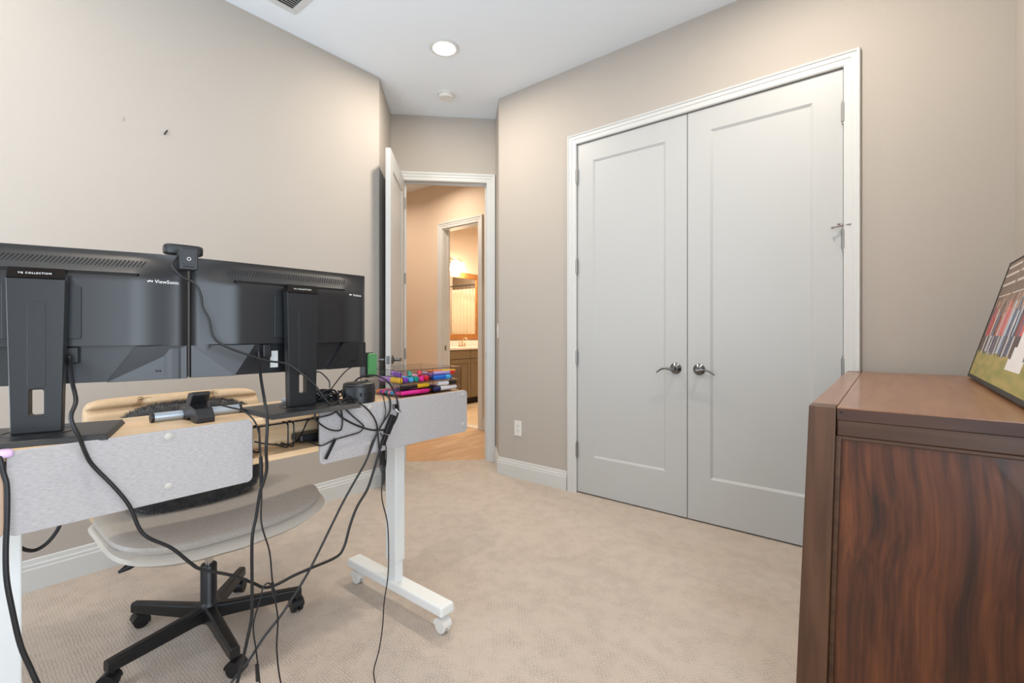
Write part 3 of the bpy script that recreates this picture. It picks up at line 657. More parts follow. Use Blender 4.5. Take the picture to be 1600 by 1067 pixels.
# ------------------------------------------------------------------ monitors (local: x across the back, -y towards its back, z up from the shelf)
def sm(a, b, x): t = max(0, min(1, (x-a)/(b-a))); return t*t*(3-2*t)
def monitor(label, loc, rz, sticker, glyph):
    t = thing('monitor', label, 'monitor', loc, rz); M = MW[t.name]; G = lambda: MB(M)
    Wd, zb, zt = .2695, .112, .435
    build(G().prism(rrect(-Wd, Wd, zb, zt, .004), 0, .012, 'y'), 'bezel', 'black_plastic', t)
    build(G().box(-Wd+.006, Wd-.006, .0118, .0128, zb+.018, zt-.006), 'screen', 'gloss_black', t)
    nx, nz = 72, 40; rows = []
    def dep(x, z):
        e = min(x+Wd, Wd-x); side = sm(0, .115, e); top = sm(0, .075, zt-z)
        dd = .006 + .038*(.25*sm(0, .012, e)+.75*side)*(.18+.82*top)
        if z < .205: dd = min(dd, .010+.012*sm(0, .02, e)) if z < .200 else dd
        if .372 < z < .379 and abs(x) < .165: dd -= .012
        return dd
    zs = sorted([zb+(zt-zb)*j/nz for j in range(nz+1)] + [.1999, .2051, .3715, .3725, .3785, .3795])
    vs = []; fs = []
    for z in zs:
        for i in range(nx+1):
            x = -Wd+2*Wd*i/nx; vs.append((x, -dep(x, z), z))
    for j in range(len(zs)-1):
        for i in range(nx): a = j*(nx+1)+i; fs.append((a, a+1, a+nx+2, a+nx+1))
    b0 = len(vs); ring = [i for i in range(nx+1)] + [j*(nx+1)+nx for j in range(1, len(zs))] + [(len(zs)-1)*(nx+1)+i for i in range(nx-1, -1, -1)] + [j*(nx+1) for j in range(len(zs)-2, 0, -1)]
    for i in ring: vs.append((vs[i][0], 0, vs[i][2]))
    for q in range(len(ring)): fs.append((ring[q], ring[(q+1) % len(ring)], b0+(q+1) % len(ring), b0+q))
    sh = build(G().add(vs, fs), 'back_shell', 'shell_plastic', t, smooth=True)
    # raised lower corner covers with slanted inner edges
    for s_ in (-1, 1):
        ib, it = (-.170, -.115) if s_ < 0 else (.110, .166); pts = [(s_*Wd*.998, zb), (ib, zb), (it, .199), (s_*Wd*.998, .199)]
        mb = G(); lo = [(x, -.012, z) for x, z in pts]; hi = [(x, -(.014 if abs(x) > .2 else .040), z) for x, z in pts]
        mb.add(lo+hi, [(0, 1, 2, 3), (7, 6, 5, 4)] + [(i, (i+1) % 4, 4+(i+1) % 4, 4+i) for i in range(4)]); build(mb, 'corner_cover', 'shell_plastic', t, bevel=.001)
    # slanted vent slots along the upper slope
    slot = None; n = 46
    for i in range(n):
        x = -.178 + .356*i/(n-1); zz = .404
        y_ = -dep(x, zz)
        if slot is None:
            sl_ = 0
            slot = build(G().add([(x+a+s_*(z-zz)*.55, -dep(x, z)-o, z) for o in (.0006, -.002) for a, z, s_ in ((-.0012, .395, 1), (.0012, .395, 1), (.0012, .413, 1), (-.0012, .413, 1))], [(0, 1, 2, 3), (7, 6, 5, 4), (0, 4, 5, 1), (1, 5, 6, 2), (2, 6, 7, 3), (3, 7, 4, 0)]), 'vent_slot', 'dark_slot', t); xs, ys = x, y_
        else: copy_part(slot, Matrix.Translation((x-xs, y_-ys, 0)))
    build(G().box(-.168, .168, -.0365, -.030, .3722, .3792), 'finger_groove', 'dark_slot', t)
    # mount plate, hub, column, foot
    vp = build(G().prism(rrect(-.066, .066, .218, .342, .004), -.050, -.040, 'y'), 'mount_plate', 'stand_plastic', t, bevel=.001)
    build(G().cyl((0, -.050, .28), (0, -.068, .28), .034, n=28), 'pivot', 'stand_plastic', vp, smooth=True)
    a, b = .048, .041; z0, z1 = .012, .352; y0, y1 = -.092, -.066
    def xw(z): return b+(a-b)*(z-z0)/(z1-z0)
    o4 = [(-b, z0), (b, z0), (a, z1), (-a, z1)]; hi_ = rrect(-.012, .012, .05, .107, .004, 2)
    # outer outline sampled to match the hole ring
    N_ = len(hi_); cz = .0785; outr = []
    for (x, z) in hi_:
        dx, dz = x*4.0, (z-cz)*1.0
        zz = z0 if z < cz else z1; xx = math.copysign(xw(zz), x); outr.append((xx, zz))
    mb = G(); lo = [(x, y0, z) for x, z in outr] + [(x, y0, z) for x, z in hi_] + [(x, y1, z) for x, z in outr] + [(x, y1, z) for x, z in hi_]
    fs = []
    for i in range(N_):
        j = (i+1) % N_
        fs += [(i, j, N_+j, N_+i), (2*N_+i, 3*N_+i, 3*N_+j, 2*N_+j), (i, 2*N_+i, 2*N_+j, j), (N_+i, N_+j, 3*N_+j, 3*N_+i)]
    mb.add(lo, fs); cl = build(mb, 'stand_column', 'stand_plastic', t); weld(cl)
    cl.modifiers.new('bevel', 'BEVEL').width = .0015
    build(G().prism(rrect(-.0145, .0145, .1115, .300, .004), y0-.0012, y0+.001, 'y'), 'column_inlay', 'stand_plastic', cl, bevel=.0006)
    cp = build(G().hexa([(-.0475, y0-.0015, .352), (.0475, y0-.0015, .352), (.0475, y1, .352), (-.0475, y1, .352)], [(-.046, y0+.003, .376), (.046, y0+.003, .376), (.046, y1, .376), (-.046, y1, .376)]), 'column_cap', 'gloss_black', cl, bevel=.001)
    F = Matrix.Rotation(R(90), 4, 'X')
    text('VG COLLECTION', .0058, Matrix.Translation((-.002, y0-.0004, .363)) @ Matrix.Rotation(R(-10.6), 4, 'X') @ F, 'lettering', 'print_white', cp, 1.25)
    ft = build(G().hexa([(-.137, -.192, 0), (.137, -.192, 0), (.137, .028, 0), (-.137, .028, 0)], [(-.131, -.180, .0115), (.131, -.180, .0115), (.131, .024, .0115), (-.131, .024, .0115)]), 'stand_foot', 'stand_plastic', t, bevel=.0015)
    build(G().lathe([(.060, .0112), (.060, .0126), (.057, .0126), (.057, .0112)], (0, -.079, 0), 40), 'swivel_ring', 'nickel' if 0 else 'black_plastic', ft, smooth=True)
    xl = .2275; zl = .362
    text('ViewSonic', glyph, Matrix.Translation((xl, -dep(xl, zl)-.0012, zl)) @ Matrix.Rotation(math.atan2(dep(xl-.02, zl)-dep(xl+.02, zl), .04), 4, 'Z') @ F, 'logo_lettering', 'print_white', sh)
    mb = G(); xb = xl-.030
    for q, (ddx, ddz) in enumerate(((0, 0), (-.004, .0008), (-.0075, -.0004))):
        mb.add([(xb+ddx+.0014*math.cos(a), -dep(xb+ddx, zl)-.0012, zl+ddz+.0024*math.sin(a)) for a in [2*PI*k_/8 for k_ in range(8)]], [tuple(range(8))])
    build(mb, 'logo_emblem', 'print_white', sh)
    # power inlet plug below the plate
    build(G().box(-.096 if sticker else .036, -.072 if sticker else .060, -.046, -.012, .160, .198), 'power_plug', 'black_plastic', t, bevel=.003)
    if sticker: build(G().box(-.066, -.044, -.0235, -.0215, .128, .178), 'sticker', 'white_label', t, label='white printed sticker')
    for xx in (.205, .212): build(G().box(xx, xx+.003, -.0265 if 0 else -.034, -.012, .133, .136), 'lock_slot', 'dark_slot', t)
monitor('black monitor seen from behind, standing square to the felt panels, white sticker below', (-1.472, .7065, SZ1), R(90), True, .0105)
monitor('black monitor seen from behind, angled inwards beside the webcam', (-1.548, .176, SZ1), R(70.8), False, .0125)

# webcam clipped over the monitor edge
wc = thing('webcam', 'black webcam clipped over the touching corners of the two monitors', 'webcam', (-1.46, .423, 1.30), R(84))
M = MW[wc.name]; z0 = 0
build(MB(M).sell((0, .012, .050), (.044, .016, .0145), .35, .35, 36, 12), 'camera_bar', 'black_plastic', wc, smooth=True)
cb = build(MB(M).prism(rrect(-.021, .021, -.008, .048, .005), -.055, -.026, 'y'), 'clip', 'stand_plastic', wc, bevel=.003)
build(MB(M).box(-.02, .02, -.034, .012, .036, .044), 'clip_bridge', 'black_plastic', wc, bevel=.002)
build(MB(M).prism(rrect(-.0145, .0145, .006, .043, .004), -.0562, -.054, 'y'), 'clip_cover', 'black_plastic', cb, bevel=.0006)
rg = [[(rr*math.cos(2*PI*k/24), -.0575, .020+rr*math.sin(2*PI*k/24)) for k in range(24)] for rr in (.0032, .0045)]
build(MB(M).rings(rg, cap=False), 'ring_mark', 'white_label', cb)
build(MB(M).box(-.013, .013, -.0566, -.0545, -.001, .0015), 'groove', 'dark_slot', cb)

# light bar with its black clamp on the shelf
lb = thing('light_bar', 'silver tube light bar with black clamp lying on the raised shelf', 'light bar', (-1.48, .46, SZ1))
build(MB().cyl((-1.483, .362, .911), (-1.475, .562, .911), .0118, n=20), 'tube', 'aluminium', lb, smooth=True)
for y0, y1, x in ((.355, .362, -1.483), (.562, .568, -1.475)): build(MB().cyl((x, y0, .911), (x, y1, .911), .0125, n=20), 'end_cap', 'black_plastic', lb, smooth=True)
build(MB().prism([(-1.500, .898), (-1.492, .930), (-1.462, .930), (-1.435, .972), (-1.408, .976), (-1.402, .968), (-1.424, .940), (-1.388, .934), (-1.370, .914), (-1.372, .8985), (-1.40, .8985), (-1.43, .91), (-1.46, .8985)], .424, .466, 'y'), 'clamp', 'black_plastic', lb, bevel=.002)
lb2 = thing('light_bar', 'silver tube light bar lying half hidden under the tangled cables', 'light bar', (-1.49, .82, SZ1))
build(MB().cyl((-1.505, .70, .911), (-1.470, .868, .911), .0118, n=20), 'tube', 'aluminium', lb2, smooth=True)
build(MB().cyl((-1.470, .868, .911), (-1.469, .875, .911), .0125, n=20), 'end_cap', 'black_plastic', lb2, smooth=True)

# hub, small green device, acrylic box
hb = thing('desk_hub', 'short round black hub with ports at the shelf edge', 'hub', (-1.392, .905, SZ1))
hc = (-1.392, .905, SZ1)
build(MB().lathe([(.047, .0), (.052, .003), (.0525, .050), (.051, .0545), (.0505, .0555), (.0515, .057), (.050, .063), (.044, .0655), (.0005, .066)], hc, 48), 'body', 'black_plastic', hb, smooth=True)
for k, (aa, zz, w_, h_) in enumerate(((-28, .030, .012, .012), (-46, .030, .008, .012), (-12, .032, .012, .006), (-62, .018, .012, .004), (-30, .013, .012, .004), (-10, .013, .010, .004))):
    Mx = Matrix.Translation(hc) @ Matrix.Rotation(R(aa+20), 4, 'Z')
    build(MB(Mx).box(.0505, .0532, -w_/2, w_/2, zz-h_/2, zz+h_/2), 'port', 'dark_slot', hb, bevel=.0006)
gd = thing('desk_gadget', 'small upright green and black gadget behind the round hub', 'gadget', (-1.485, 1.012, SZ1))
build(MB().lathe([(.022, 0), (.022, .004), (.006, .008), (.006, .06), (.0005, .062)], (-1.490, 1.0, SZ1), 20), 'stand', 'black_plastic', gd, smooth=True)
Mg = Matrix.Translation((-1.485, 1.008, .967)) @ Matrix.Rotation(R(15), 4, 'Z')
build(MB(Mg).prism(rrect(-.026, .022, 0, .092, .010), -.022, .006, 'x'), 'body', 'black_plastic', gd, bevel=.003)
build(MB(Mg).prism(rrect(-.016, .028, .004, .088, .010), .0, .014, 'x'), 'face', 'green_plastic', gd, bevel=.003)

ax0, ax1, ay0, ay1, az0, az1 = -1.600, -1.352, 1.046, 1.350, SZ1+.0005, .9955
ac = thing('pen_organiser', 'clear acrylic two compartment organiser box full of pens', 'organiser', ((ax0+ax1)/2, (ay0+ay1)/2, az0))
th_ = .003
for nme, bx in (('floor_sheet', (ax0, ax1, ay0, ay1, az0, az0+th_)), ('lid', (ax0, ax1, ay0, ay1, az1-th_, az1)),
                ('front_sheet', (ax1-th_, ax1, ay0, ay1, az0+th_, az1-th_)), ('back_sheet', (ax0, ax0+th_, ay0, ay1, az0+th_, az1-th_)),
                ('side_sheet', (ax0+th_, ax1-th_, ay0, ay0+th_, az0+th_, az1-th_)), ('side_sheet', (ax0+th_, ax1-th_, ay1-th_, ay1, az0+th_, az1-th_)),
                ('divider', (ax0+th_, ax1-th_, 1.1985, 1.2015, az0+th_, az1-th_)), ('tier', (ax0+th_, ax1-th_, ay0+th_, 1.1985, .9435, .9455)), ('tier', (ax0+th_, ax1-th_, 1.2015, ay1-th_, .9435, .9455))):
    build(MB().box(*bx), nme, 'acrylic', ac)
mb = MB(); e = .0016
for x in (ax0, ax1-e):
    for z in (az0, az1-e): mb.box(x, x+e, ay0, ay1, z, z+e)
    for y in (ay0, 1.1992, ay1-e): mb.box(x, x+e, y, y+e, az0, az1)
for y in (ay0, ay1-e):
    for z in (az0, az1-e): mb.box(ax0, ax1, y, y+e, z, z+e)
build(mb, 'edges', 'acrylic_edge', ac)
PG = 'pens in the acrylic organiser'
def pen(c1, c2, p0, p1, r, label, capf=.36, name='marker_pen'):
    p0, p1 = Vector(p0), Vector(p1); q = p0.lerp(p1, 1-capf)
    dd = (p1-p0).normalized()
    t = thing(name, label, 'pen', tuple((p0+p1)/2 - Vector((0, 0, r))), 0, PG)
    build(MB().tube([p0, p0+dd*.003, q], [r*.7, r*.92, r*.92], 12), 'barrel', 'pen_'+c1, t, smooth=True)
    build(MB().tube([q, p1-dd*.004, p1], [r, r*.95, r*.6], 12), 'cap', 'pen_'+c2, t, smooth=True)
zl1, zl2, zu1, zu2 = .9075, .9215, .9515, .9655
xf = -1.362
# lower left: pens lying across the front
pen('pink', 'magenta', (xf-.008, 1.058, .9115), (xf-.006, 1.190, .9115), .0088, 'pink marker pen lying along the bottom of the organiser front')
pen('magenta', 'pink', (xf-.026, 1.056, .9105), (xf-.024, 1.19, .9105), .0078, 'magenta marker pen behind the pink one in the organiser')
pen('black', 'yellow', (xf-.008, 1.060, .931), (xf-.007, 1.192, .933), .0080, 'black pen with yellow cap in the organiser lower tier', .45)
pen('rose', 'violet', (xf-.041, 1.058, zl1), (xf-.040, 1.18, zl1), .0058, 'pale rose pen with violet cap in the organiser lower tier')
pen('navy', 'rose', (xf-.026, 1.055, .9265), (xf-.026, 1.15, .9265), .0075, 'short navy pen with rose cap in the organiser lower tier')
pen('purple', 'navy', (xf-.042, 1.06, .9225), (xf-.042, 1.19, .9225), .0075, 'purple pen with navy cap in the organiser lower tier')
# lower right
pen('white', 'navy', (xf-.011, 1.338, .9125), (xf-.011, 1.212, .9125), .0095, 'fat white pen with navy cap in the organiser lower tier', .3)
pen('orange', 'white', (xf-.028, 1.21, .909), (xf-.028, 1.33, .909), .0062, 'orange pen with white cap in the organiser lower tier')
pen('lavender', 'white', (xf-.045, 1.21, .908), (xf-.045, 1.335, .908), .0062, 'lavender pen with white cap in the organiser lower tier')
pen('white', 'black', (xf-.012, 1.240, .9315), (xf-.012, 1.338, .9315), .0090, 'short white pen with black cap in the organiser lower tier', .45)
# upper left: markers pointing at the front sheet
ups = [('violet', 'yellow'), ('black', 'purple'), ('lime', 'sky blue'), ('green', 'teal'), ('magenta', 'pink'), ('white', 'red')]
for i, (c1, c2) in enumerate(ups):
    y = 1.061 + i*.0250; z = .9575
    pen(c1, c2, (xf-.13, y+.004, z), (xf-.006, y, z), .0112, f'{c1} marker pen with {c2} cap in the organiser upper tier', .42)
pen('red', 'red', (xf-.012, 1.150, .9785), (xf-.055, 1.186, .9785), .0095, 'all red marker pen on top of the pile in the organiser')
pen('teal', 'green', (xf-.012, 1.105, .9785), (xf-.06, 1.140, .9785), .0095, 'teal marker pen with green cap on top of the pile in the organiser')
pen('purple', 'violet', (xf-.014, 1.064, .9785), (xf-.09, 1.085, .9785), .0095, 'purple marker pen with violet cap on top of the pile in the organiser')
# upper right
pen('blue', 'sky blue', (xf-.012, 1.214, .9565), (xf-.011, 1.305, .9565), .0105, 'fat blue marker pen with sky blue cap in the organiser upper tier', .3)
pen('navy', 'blue', (xf-.034, 1.212, .9525), (xf-.03, 1.335, .9525), .007, 'navy marker pen with blue cap in the organiser upper tier')
pen('lavender', 'red', (xf-.014, 1.215, .9740), (xf-.010, 1.332, .9735), .0066, 'lavender pen with red cap in the organiser upper tier', .25)
pen('violet', 'orange', (xf-.030, 1.212, .966), (xf-.024, 1.338, .966), .0058, 'violet pen with orange cap in the organiser upper tier', .3)
pen('orange', 'yellow', (xf-.04, 1.215, .980), (xf-.012, 1.335, .979), .0052, 'orange pen with yellow cap on top in the organiser upper tier', .5)
pen('white', 'purple', (xf-.050, 1.212, .9525), (xf-.048, 1.335, .9525), .0065, 'white pen with purple cap in the organiser upper tier')

# second row lying deeper in the box
fill = [('sky blue', 'blue'), ('rose', 'red'), ('teal', 'navy'), ('pink', 'violet'), ('purple', 'pink'), ('orange', 'red'), ('green', 'lime'), ('violet', 'magenta'), ('blue', 'navy'), ('lavender', 'purple'), ('red', 'magenta'), ('navy', 'sky blue')]
for i, (c1, c2) in enumerate(fill):
    if i < 6: x, z, y0 = xf-.057-.017*i, .9095+.0005*(i % 2), 1.056
    else: x, z, y0 = xf-.066-.017*(i-6), .9085+.0005*(i % 2), 1.210
    pen(c1, c2, (x, y0, z), (x, y0+.128, z), .0078, f'{c1} marker pen with {c2} cap at the back of the organiser lower tier', .4)
for i, (c1, c2) in enumerate([('pink', 'lavender'), ('lime', 'yellow'), ('red', 'orange'), ('white', 'sky blue'), ('blue', 'purple')]):
    x = xf-.068-.019*i
    pen(c1, c2, (x, 1.212, .9545), (x, 1.335, .9545), .0082, f'{c1} felt pen with {c2} cap at the back of the organiser upper tier', .4)
prop(build(MB().box(xf-.11, xf-.05, 1.215, 1.325, .9635, .9725), 'sticky_note_pad', 'pen_lavender', bevel=.001), 'lavender note pad lying on the pens in the organiser', 'note pad')

# cables
CABLES = [
    ('webcam_cable', 'thin black webcam cable running down the monitor backs and looping over the felt panel', 0.003, [(-1.418, 0.397, 1.328), (-1.415, 0.385, 1.299), (-1.411, 0.405, 1.273), (-1.408, 0.432, 1.258), (-1.405, 0.444, 1.229), (-1.4, 0.447, 1.197), (-1.395, 0.46, 1.164), (-1.39, 0.468, 1.12), (-1.385, 0.495, 1.094), (-1.38, 0.548, 1.07), (-1.375, 0.603, 1.05), (-1.37, 0.652, 1.04), (-1.352, 0.691, 1.007), (-1.343, 0.725, 0.971), (-1.334, 0.749, 0.932), (-1.325, 0.773, 0.901), (-1.316, 0.802, 0.865), (-1.316, 0.87, 0.826), (-1.316, 0.925, 0.809), (-1.316, 0.974, 0.81), (-1.316, 1.003, 0.841), (-1.316, 1.008, 0.886), (-1.323, 0.989, 0.942), (-1.33, 0.961, 0.975), (-1.4, 0.964, 0.983), (-1.45, 0.941, 0.971), (-1.46, 0.914, 0.939)]),
    ('power_cable', 'thick black power cable hanging straight down from the monitor with the white sticker', 0.004, [(-1.43, 0.599, 1.078), (-1.42, 0.597, 1.05), (-1.35, 0.572, 1.001), (-1.265, 0.546, 0.945), (-1.255, 0.547, 0.897), (-1.255, 0.544, 0.829), (-1.265, 0.55, 0.776), (-1.27, 0.544, 0.742), (-1.275, 0.537, 0.714), (-1.28, 0.53, 0.654), (-1.28, 0.52, 0.597), (-1.28, 0.52, 0.477), (-1.28, 0.519, 0.4), (-1.28, 0.506, 0.336), (-1.28, 0.487, 0.257), (-1.27, 0.44, 0.12), (-1.25, 0.42, 0.03), (-1.2, 0.36, 0.006), (-1.05, 0.22, 0.005)]),
    ('light_bar_cable', 'thin black cable with inline connectors leading from the light bar clamp to the floor', 0.0022, [(-1.41, 0.473, 0.938), (-1.4, 0.489, 0.936), (-1.375, 0.504, 0.93), (-1.33, 0.518, 0.924), (-1.312, 0.538, 0.898), (-1.31, 0.55, 0.86), (-1.308, 0.552, 0.825), (-1.305, 0.552, 0.781), (-1.302, 0.552, 0.739), (-1.3, 0.552, 0.698), (-1.298, 0.551, 0.624), (-1.295, 0.57, 0.545), (-1.292, 0.576, 0.468), (-1.29, 0.583, 0.411), (-1.29, 0.59, 0.351), (-1.29, 0.587, 0.276), (-1.29, 0.598, 0.178), (-1.28, 0.62, 0.1), (-1.25, 0.6, 0.02), (-1.2, 0.55, 0.005), (-1.1, 0.5, 0.004)]),
    ('power_cable', 'thick black power cable swagging low across the beige chair from the angled monitor', 0.004, [(-1.475, 0.201, 1.077), (-1.46, 0.2, 1.063), (-1.39, 0.194, 1.024), (-1.3, 0.187, 0.99), (-1.275, 0.176, 0.959), (-1.275, 0.19, 0.914), (-1.305, 0.203, 0.879), (-1.315, 0.216, 0.849), (-1.312, 0.253, 0.791), (-1.31, 0.277, 0.745), (-1.309, 0.293, 0.693), (-1.307, 0.31, 0.666), (-1.306, 0.353, 0.628), (-1.304, 0.39, 0.58), (-1.303, 0.414, 0.555), (-1.301, 0.481, 0.514), (-1.3, 0.53, 0.475), (-1.301, 0.558, 0.451), (-1.302, 0.59, 0.444), (-1.303, 0.642, 0.449), (-1.304, 0.689, 0.45), (-1.305, 0.77, 0.452), (-1.307, 0.798, 0.473), (-1.308, 0.819, 0.531), (-1.309, 0.844, 0.581), (-1.31, 0.882, 0.626), (-1.311, 0.905, 0.676), (-1.312, 0.925, 0.726), (-1.312, 0.94, 0.769)]),
    ('power_cable', 'black power cable running diagonally from the hub down to the carpet behind the chair base', 0.0035, [(-1.335, 0.977, 0.918), (-1.318, 0.975, 0.905), (-1.312, 0.973, 0.884), (-1.309, 0.966, 0.862), (-1.306, 0.938, 0.832), (-1.303, 0.911, 0.797), (-1.3, 0.871, 0.722), (-1.3, 0.83, 0.667), (-1.3, 0.79, 0.613), (-1.3, 0.752, 0.554), (-1.3, 0.716, 0.497), (-1.3, 0.68, 0.443), (-1.3, 0.64, 0.395), (-1.3, 0.601, 0.354), (-1.3, 0.557, 0.318), (-1.3, 0.517, 0.274), (-1.3, 0.479, 0.244), (-1.3, 0.39, 0.14), (-1.31, 0.33, 0.04), (-1.33, 0.27, 0.006), (-1.4, 0.14, 0.005)]),
    ('usb_cable', 'thin black cable with a hooked loop and a plug dangling above the chair base', 0.002, [(-1.285, 0.582, 0.43), (-1.28, 0.575, 0.447), (-1.28, 0.568, 0.46), (-1.28, 0.559, 0.469), (-1.28, 0.547, 0.462), (-1.28, 0.538, 0.428), (-1.28, 0.523, 0.375), (-1.28, 0.53, 0.306), (-1.28, 0.537, 0.242), (-1.28, 0.539, 0.217), (-1.28, 0.545, 0.15), (-1.27, 0.54, 0.05), (-1.25, 0.53, 0.004), (-1.15, 0.5, 0.004)]),
    ('usb_cable', 'thin black cable hanging in front of the white desk leg with wheels', 0.002, [(-1.312, 0.932, 0.8), (-1.308, 0.949, 0.768), (-1.305, 0.951, 0.704), (-1.304, 0.932, 0.601), (-1.304, 0.954, 0.504), (-1.303, 0.959, 0.425), (-1.303, 0.957, 0.324), (-1.302, 0.941, 0.24), (-1.302, 0.935, 0.167), (-1.301, 0.921, 0.096), (-1.301, 0.902, 0.046), (-1.3, 0.9, 0.021), (-1.285, 0.895, 0.004), (-1.25, 0.87, 0.003), (-1.15, 0.84, 0.003)]),
    ('power_cable', 'thick black cable held by the lilac clip at the end of the felt panel', 0.0045, [(-1.36, 0.08, 0.905), (-1.33, 0.08, 0.9), (-1.313, 0.083, 0.888), (-1.31, 0.087, 0.863), (-1.307, 0.091, 0.838), (-1.303, 0.091, 0.782), (-1.3, 0.089, 0.718), (-1.296, 0.09, 0.666), (-1.292, 0.096, 0.613), (-1.288, 0.107, 0.538), (-1.284, 0.12, 0.488), (-1.28, 0.129, 0.455), (-1.27, 0.158, 0.36), (-1.25, 0.19, 0.2), (-1.22, 0.22, 0.05), (-1.15, 0.2, 0.006), (-1.0, 0.05, 0.006)]),
    ('power_cable', 'black cable sagging in a curve below the desktop beside the white leg', 0.0045, [(-1.64, 0.13, 0.77), (-1.63, 0.118, 0.646), (-1.635, 0.126, 0.628), (-1.64, 0.141, 0.605), (-1.645, 0.161, 0.593), (-1.65, 0.182, 0.6), (-1.655, 0.2, 0.621), (-1.66, 0.21, 0.643), (-1.66, 0.213, 0.669), (-1.68, 0.3, 0.77)]),
    ('usb_cable', 'black cable arching up behind the monitor foot from the tangled bundle', 0.0022, [(-1.46, 0.838, 0.946), (-1.465, 0.839, 0.967), (-1.47, 0.821, 0.991), (-1.475, 0.806, 1.001), (-1.49, 0.794, 0.994)]),
    ('usb_cable', 'black cable rising from the tangled bundle to the bottom corner of the monitor', 0.002, [(-1.46, 0.845, 0.943), (-1.468, 0.876, 0.972), (-1.477, 0.91, 0.998), (-1.485, 0.943, 1.012), (-1.485, 0.953, 1.02)]),
    ('usb_cable', 'black cable bent in a tight ring on the felt panel above the strap', 0.0024, [(-1.44, 0.859, 0.933), (-1.36, 0.813, 0.923), (-1.318, 0.79, 0.908), (-1.317, 0.798, 0.873), (-1.316, 0.797, 0.844), (-1.314, 0.787, 0.831), (-1.313, 0.752, 0.84), (-1.312, 0.717, 0.866), (-1.313, 0.706, 0.884), (-1.315, 0.718, 0.901), (-1.325, 0.754, 0.907), (-1.34, 0.801, 0.914), (-1.37, 0.86, 0.923)]),
    ('usb_cable', 'black cable drawn in a long V across the felt panel to the wire tray', 0.0022, [(-1.36, 0.809, 0.924), (-1.318, 0.797, 0.907), (-1.312, 0.831, 0.869), (-1.312, 0.865, 0.838), (-1.312, 0.87, 0.827), (-1.312, 0.856, 0.815), (-1.312, 0.822, 0.811), (-1.312, 0.768, 0.806), (-1.312, 0.727, 0.796), (-1.345, 0.716, 0.801), (-1.37, 0.706, 0.807)]),
    ('usb_cable', 'black cable curving from the shelf edge down over the felt panel to the adapter', 0.0026, [(-1.43, 0.879, 0.931), (-1.36, 0.859, 0.914), (-1.318, 0.846, 0.908), (-1.312, 0.87, 0.896), (-1.312, 0.901, 0.864), (-1.312, 0.918, 0.833), (-1.312, 0.924, 0.797), (-1.312, 0.928, 0.757), (-1.312, 0.935, 0.715), (-1.312, 0.937, 0.693)]),
    ('usb_cable', 'thin black cable plugged into the front of the round hub', 0.0018, [(-1.338, 0.957, 0.929), (-1.325, 0.952, 0.922), (-1.312, 0.95, 0.895), (-1.311, 0.953, 0.863), (-1.31, 0.941, 0.833), (-1.308, 0.922, 0.807), (-1.307, 0.897, 0.774), (-1.306, 0.875, 0.72), (-1.306, 0.847, 0.678)]),
    ('usb_cable', 'black cable lying along the wire tray under the raised shelf', 0.0022, [(-1.36, 0.559, 0.831), (-1.36, 0.597, 0.817), (-1.36, 0.655, 0.806), (-1.38, 0.691, 0.812), (-1.4, 0.719, 0.836), (-1.37, 0.716, 0.865), (-1.33, 0.716, 0.877), (-1.314, 0.734, 0.881), (-1.316, 0.77, 0.887), (-1.34, 0.821, 0.91), (-1.4, 0.889, 0.92)]),
]

for nm, lab, r, pts in CABLES:
    prop(build(MB().tube(spline(pts, 5), r, 8), nm, 'cable_rubber', smooth='all'), lab, 'cable')
def bit(name, label, cat, p0, p1, w_, t_, m='black_plastic', bev=.002):   # flat box from p0 to p1 in the panel plane
    p0, p1 = Vector(p0), Vector(p1); d_ = (p1-p0); L_ = d_.length; z = d_.normalized(); x = Vector((1, 0, 0)); x = (x-z*x.dot(z)).normalized(); y = z.cross(x)
    Mx = Matrix((( x.x, y.x, z.x, p0.x), (x.y, y.y, z.y, p0.y), (x.z, y.z, z.z, p0.z), (0, 0, 0, 1)))
    return prop(build(MB(Mx).box(-t_/2, t_/2, -w_/2, w_/2, 0, L_), name, m, bevel=bev), label, cat)
bit('power_adapter', 'black inline power adapter hanging on the felt panel', 'adapter', (-1.311, .985, .851), (-1.311, .957, .793), .021, .014)
bit('power_adapter', 'black cable connector block below the hanging inline adapter', 'adapter', (-1.310, .955, .790), (-1.310, .940, .758), .015, .012)
bit('usb_plug', 'small black plug dangling under the felt panel edge', 'plug', (-1.304, .937, .722), (-1.304, .944, .690), .011, .008, bev=.001)
bit('cable_strap', 'black hook and loop strap hanging on the felt panel', 'strap', (-1.319, .776, .807), (-1.316, .742, .752), .010, .003, bev=.0008)
bit('cable_connector', 'slim black inline connector on the light bar cable beside the desktop edge', 'connector', (-1.307, .553, .800), (-1.303, .553, .720), .0085, .008)
bit('cable_connector', 'slim black inline connector above the chair base', 'connector', (-1.288, .574, .462), (-1.288, .579, .420), .007, .007, bev=.001)
bit('cable_connector', 'slim black plug on the looped thin cable near the carpet', 'connector', (-1.28, .532, .270), (-1.28, .534, .225), .008, .008, bev=.001)
cl = thing('binder_clip', 'small silver clip holding cables on the felt panel', 'clip', (-1.316, 1.0, .858))
build(MB().box(-1.3265, -1.318, .992, 1.012, .868, .886), 'clip_body', 'nickel', cl, bevel=.002)
build(MB().tube([(-1.319, 1.000, .870), (-1.311, 1.006, .858), (-1.311, 1.018, .858), (-1.319, 1.012, .872)], .0014, 8), 'clip_wire', 'chrome', cl, smooth=True)
prop(build(MB().sell((-1.331, .086, .897), (.016, .016, .008), .6, .6, 20, 10), 'cable_clip', 'lilac', smooth=True), 'lilac plastic cable clip on the end of the felt panel', 'clip')
random.seed(11)
tb = thing('cable_bundle', 'black knotted bundle of coiled cables behind the monitor foot', 'cables', (-1.47, .80, SZ1))
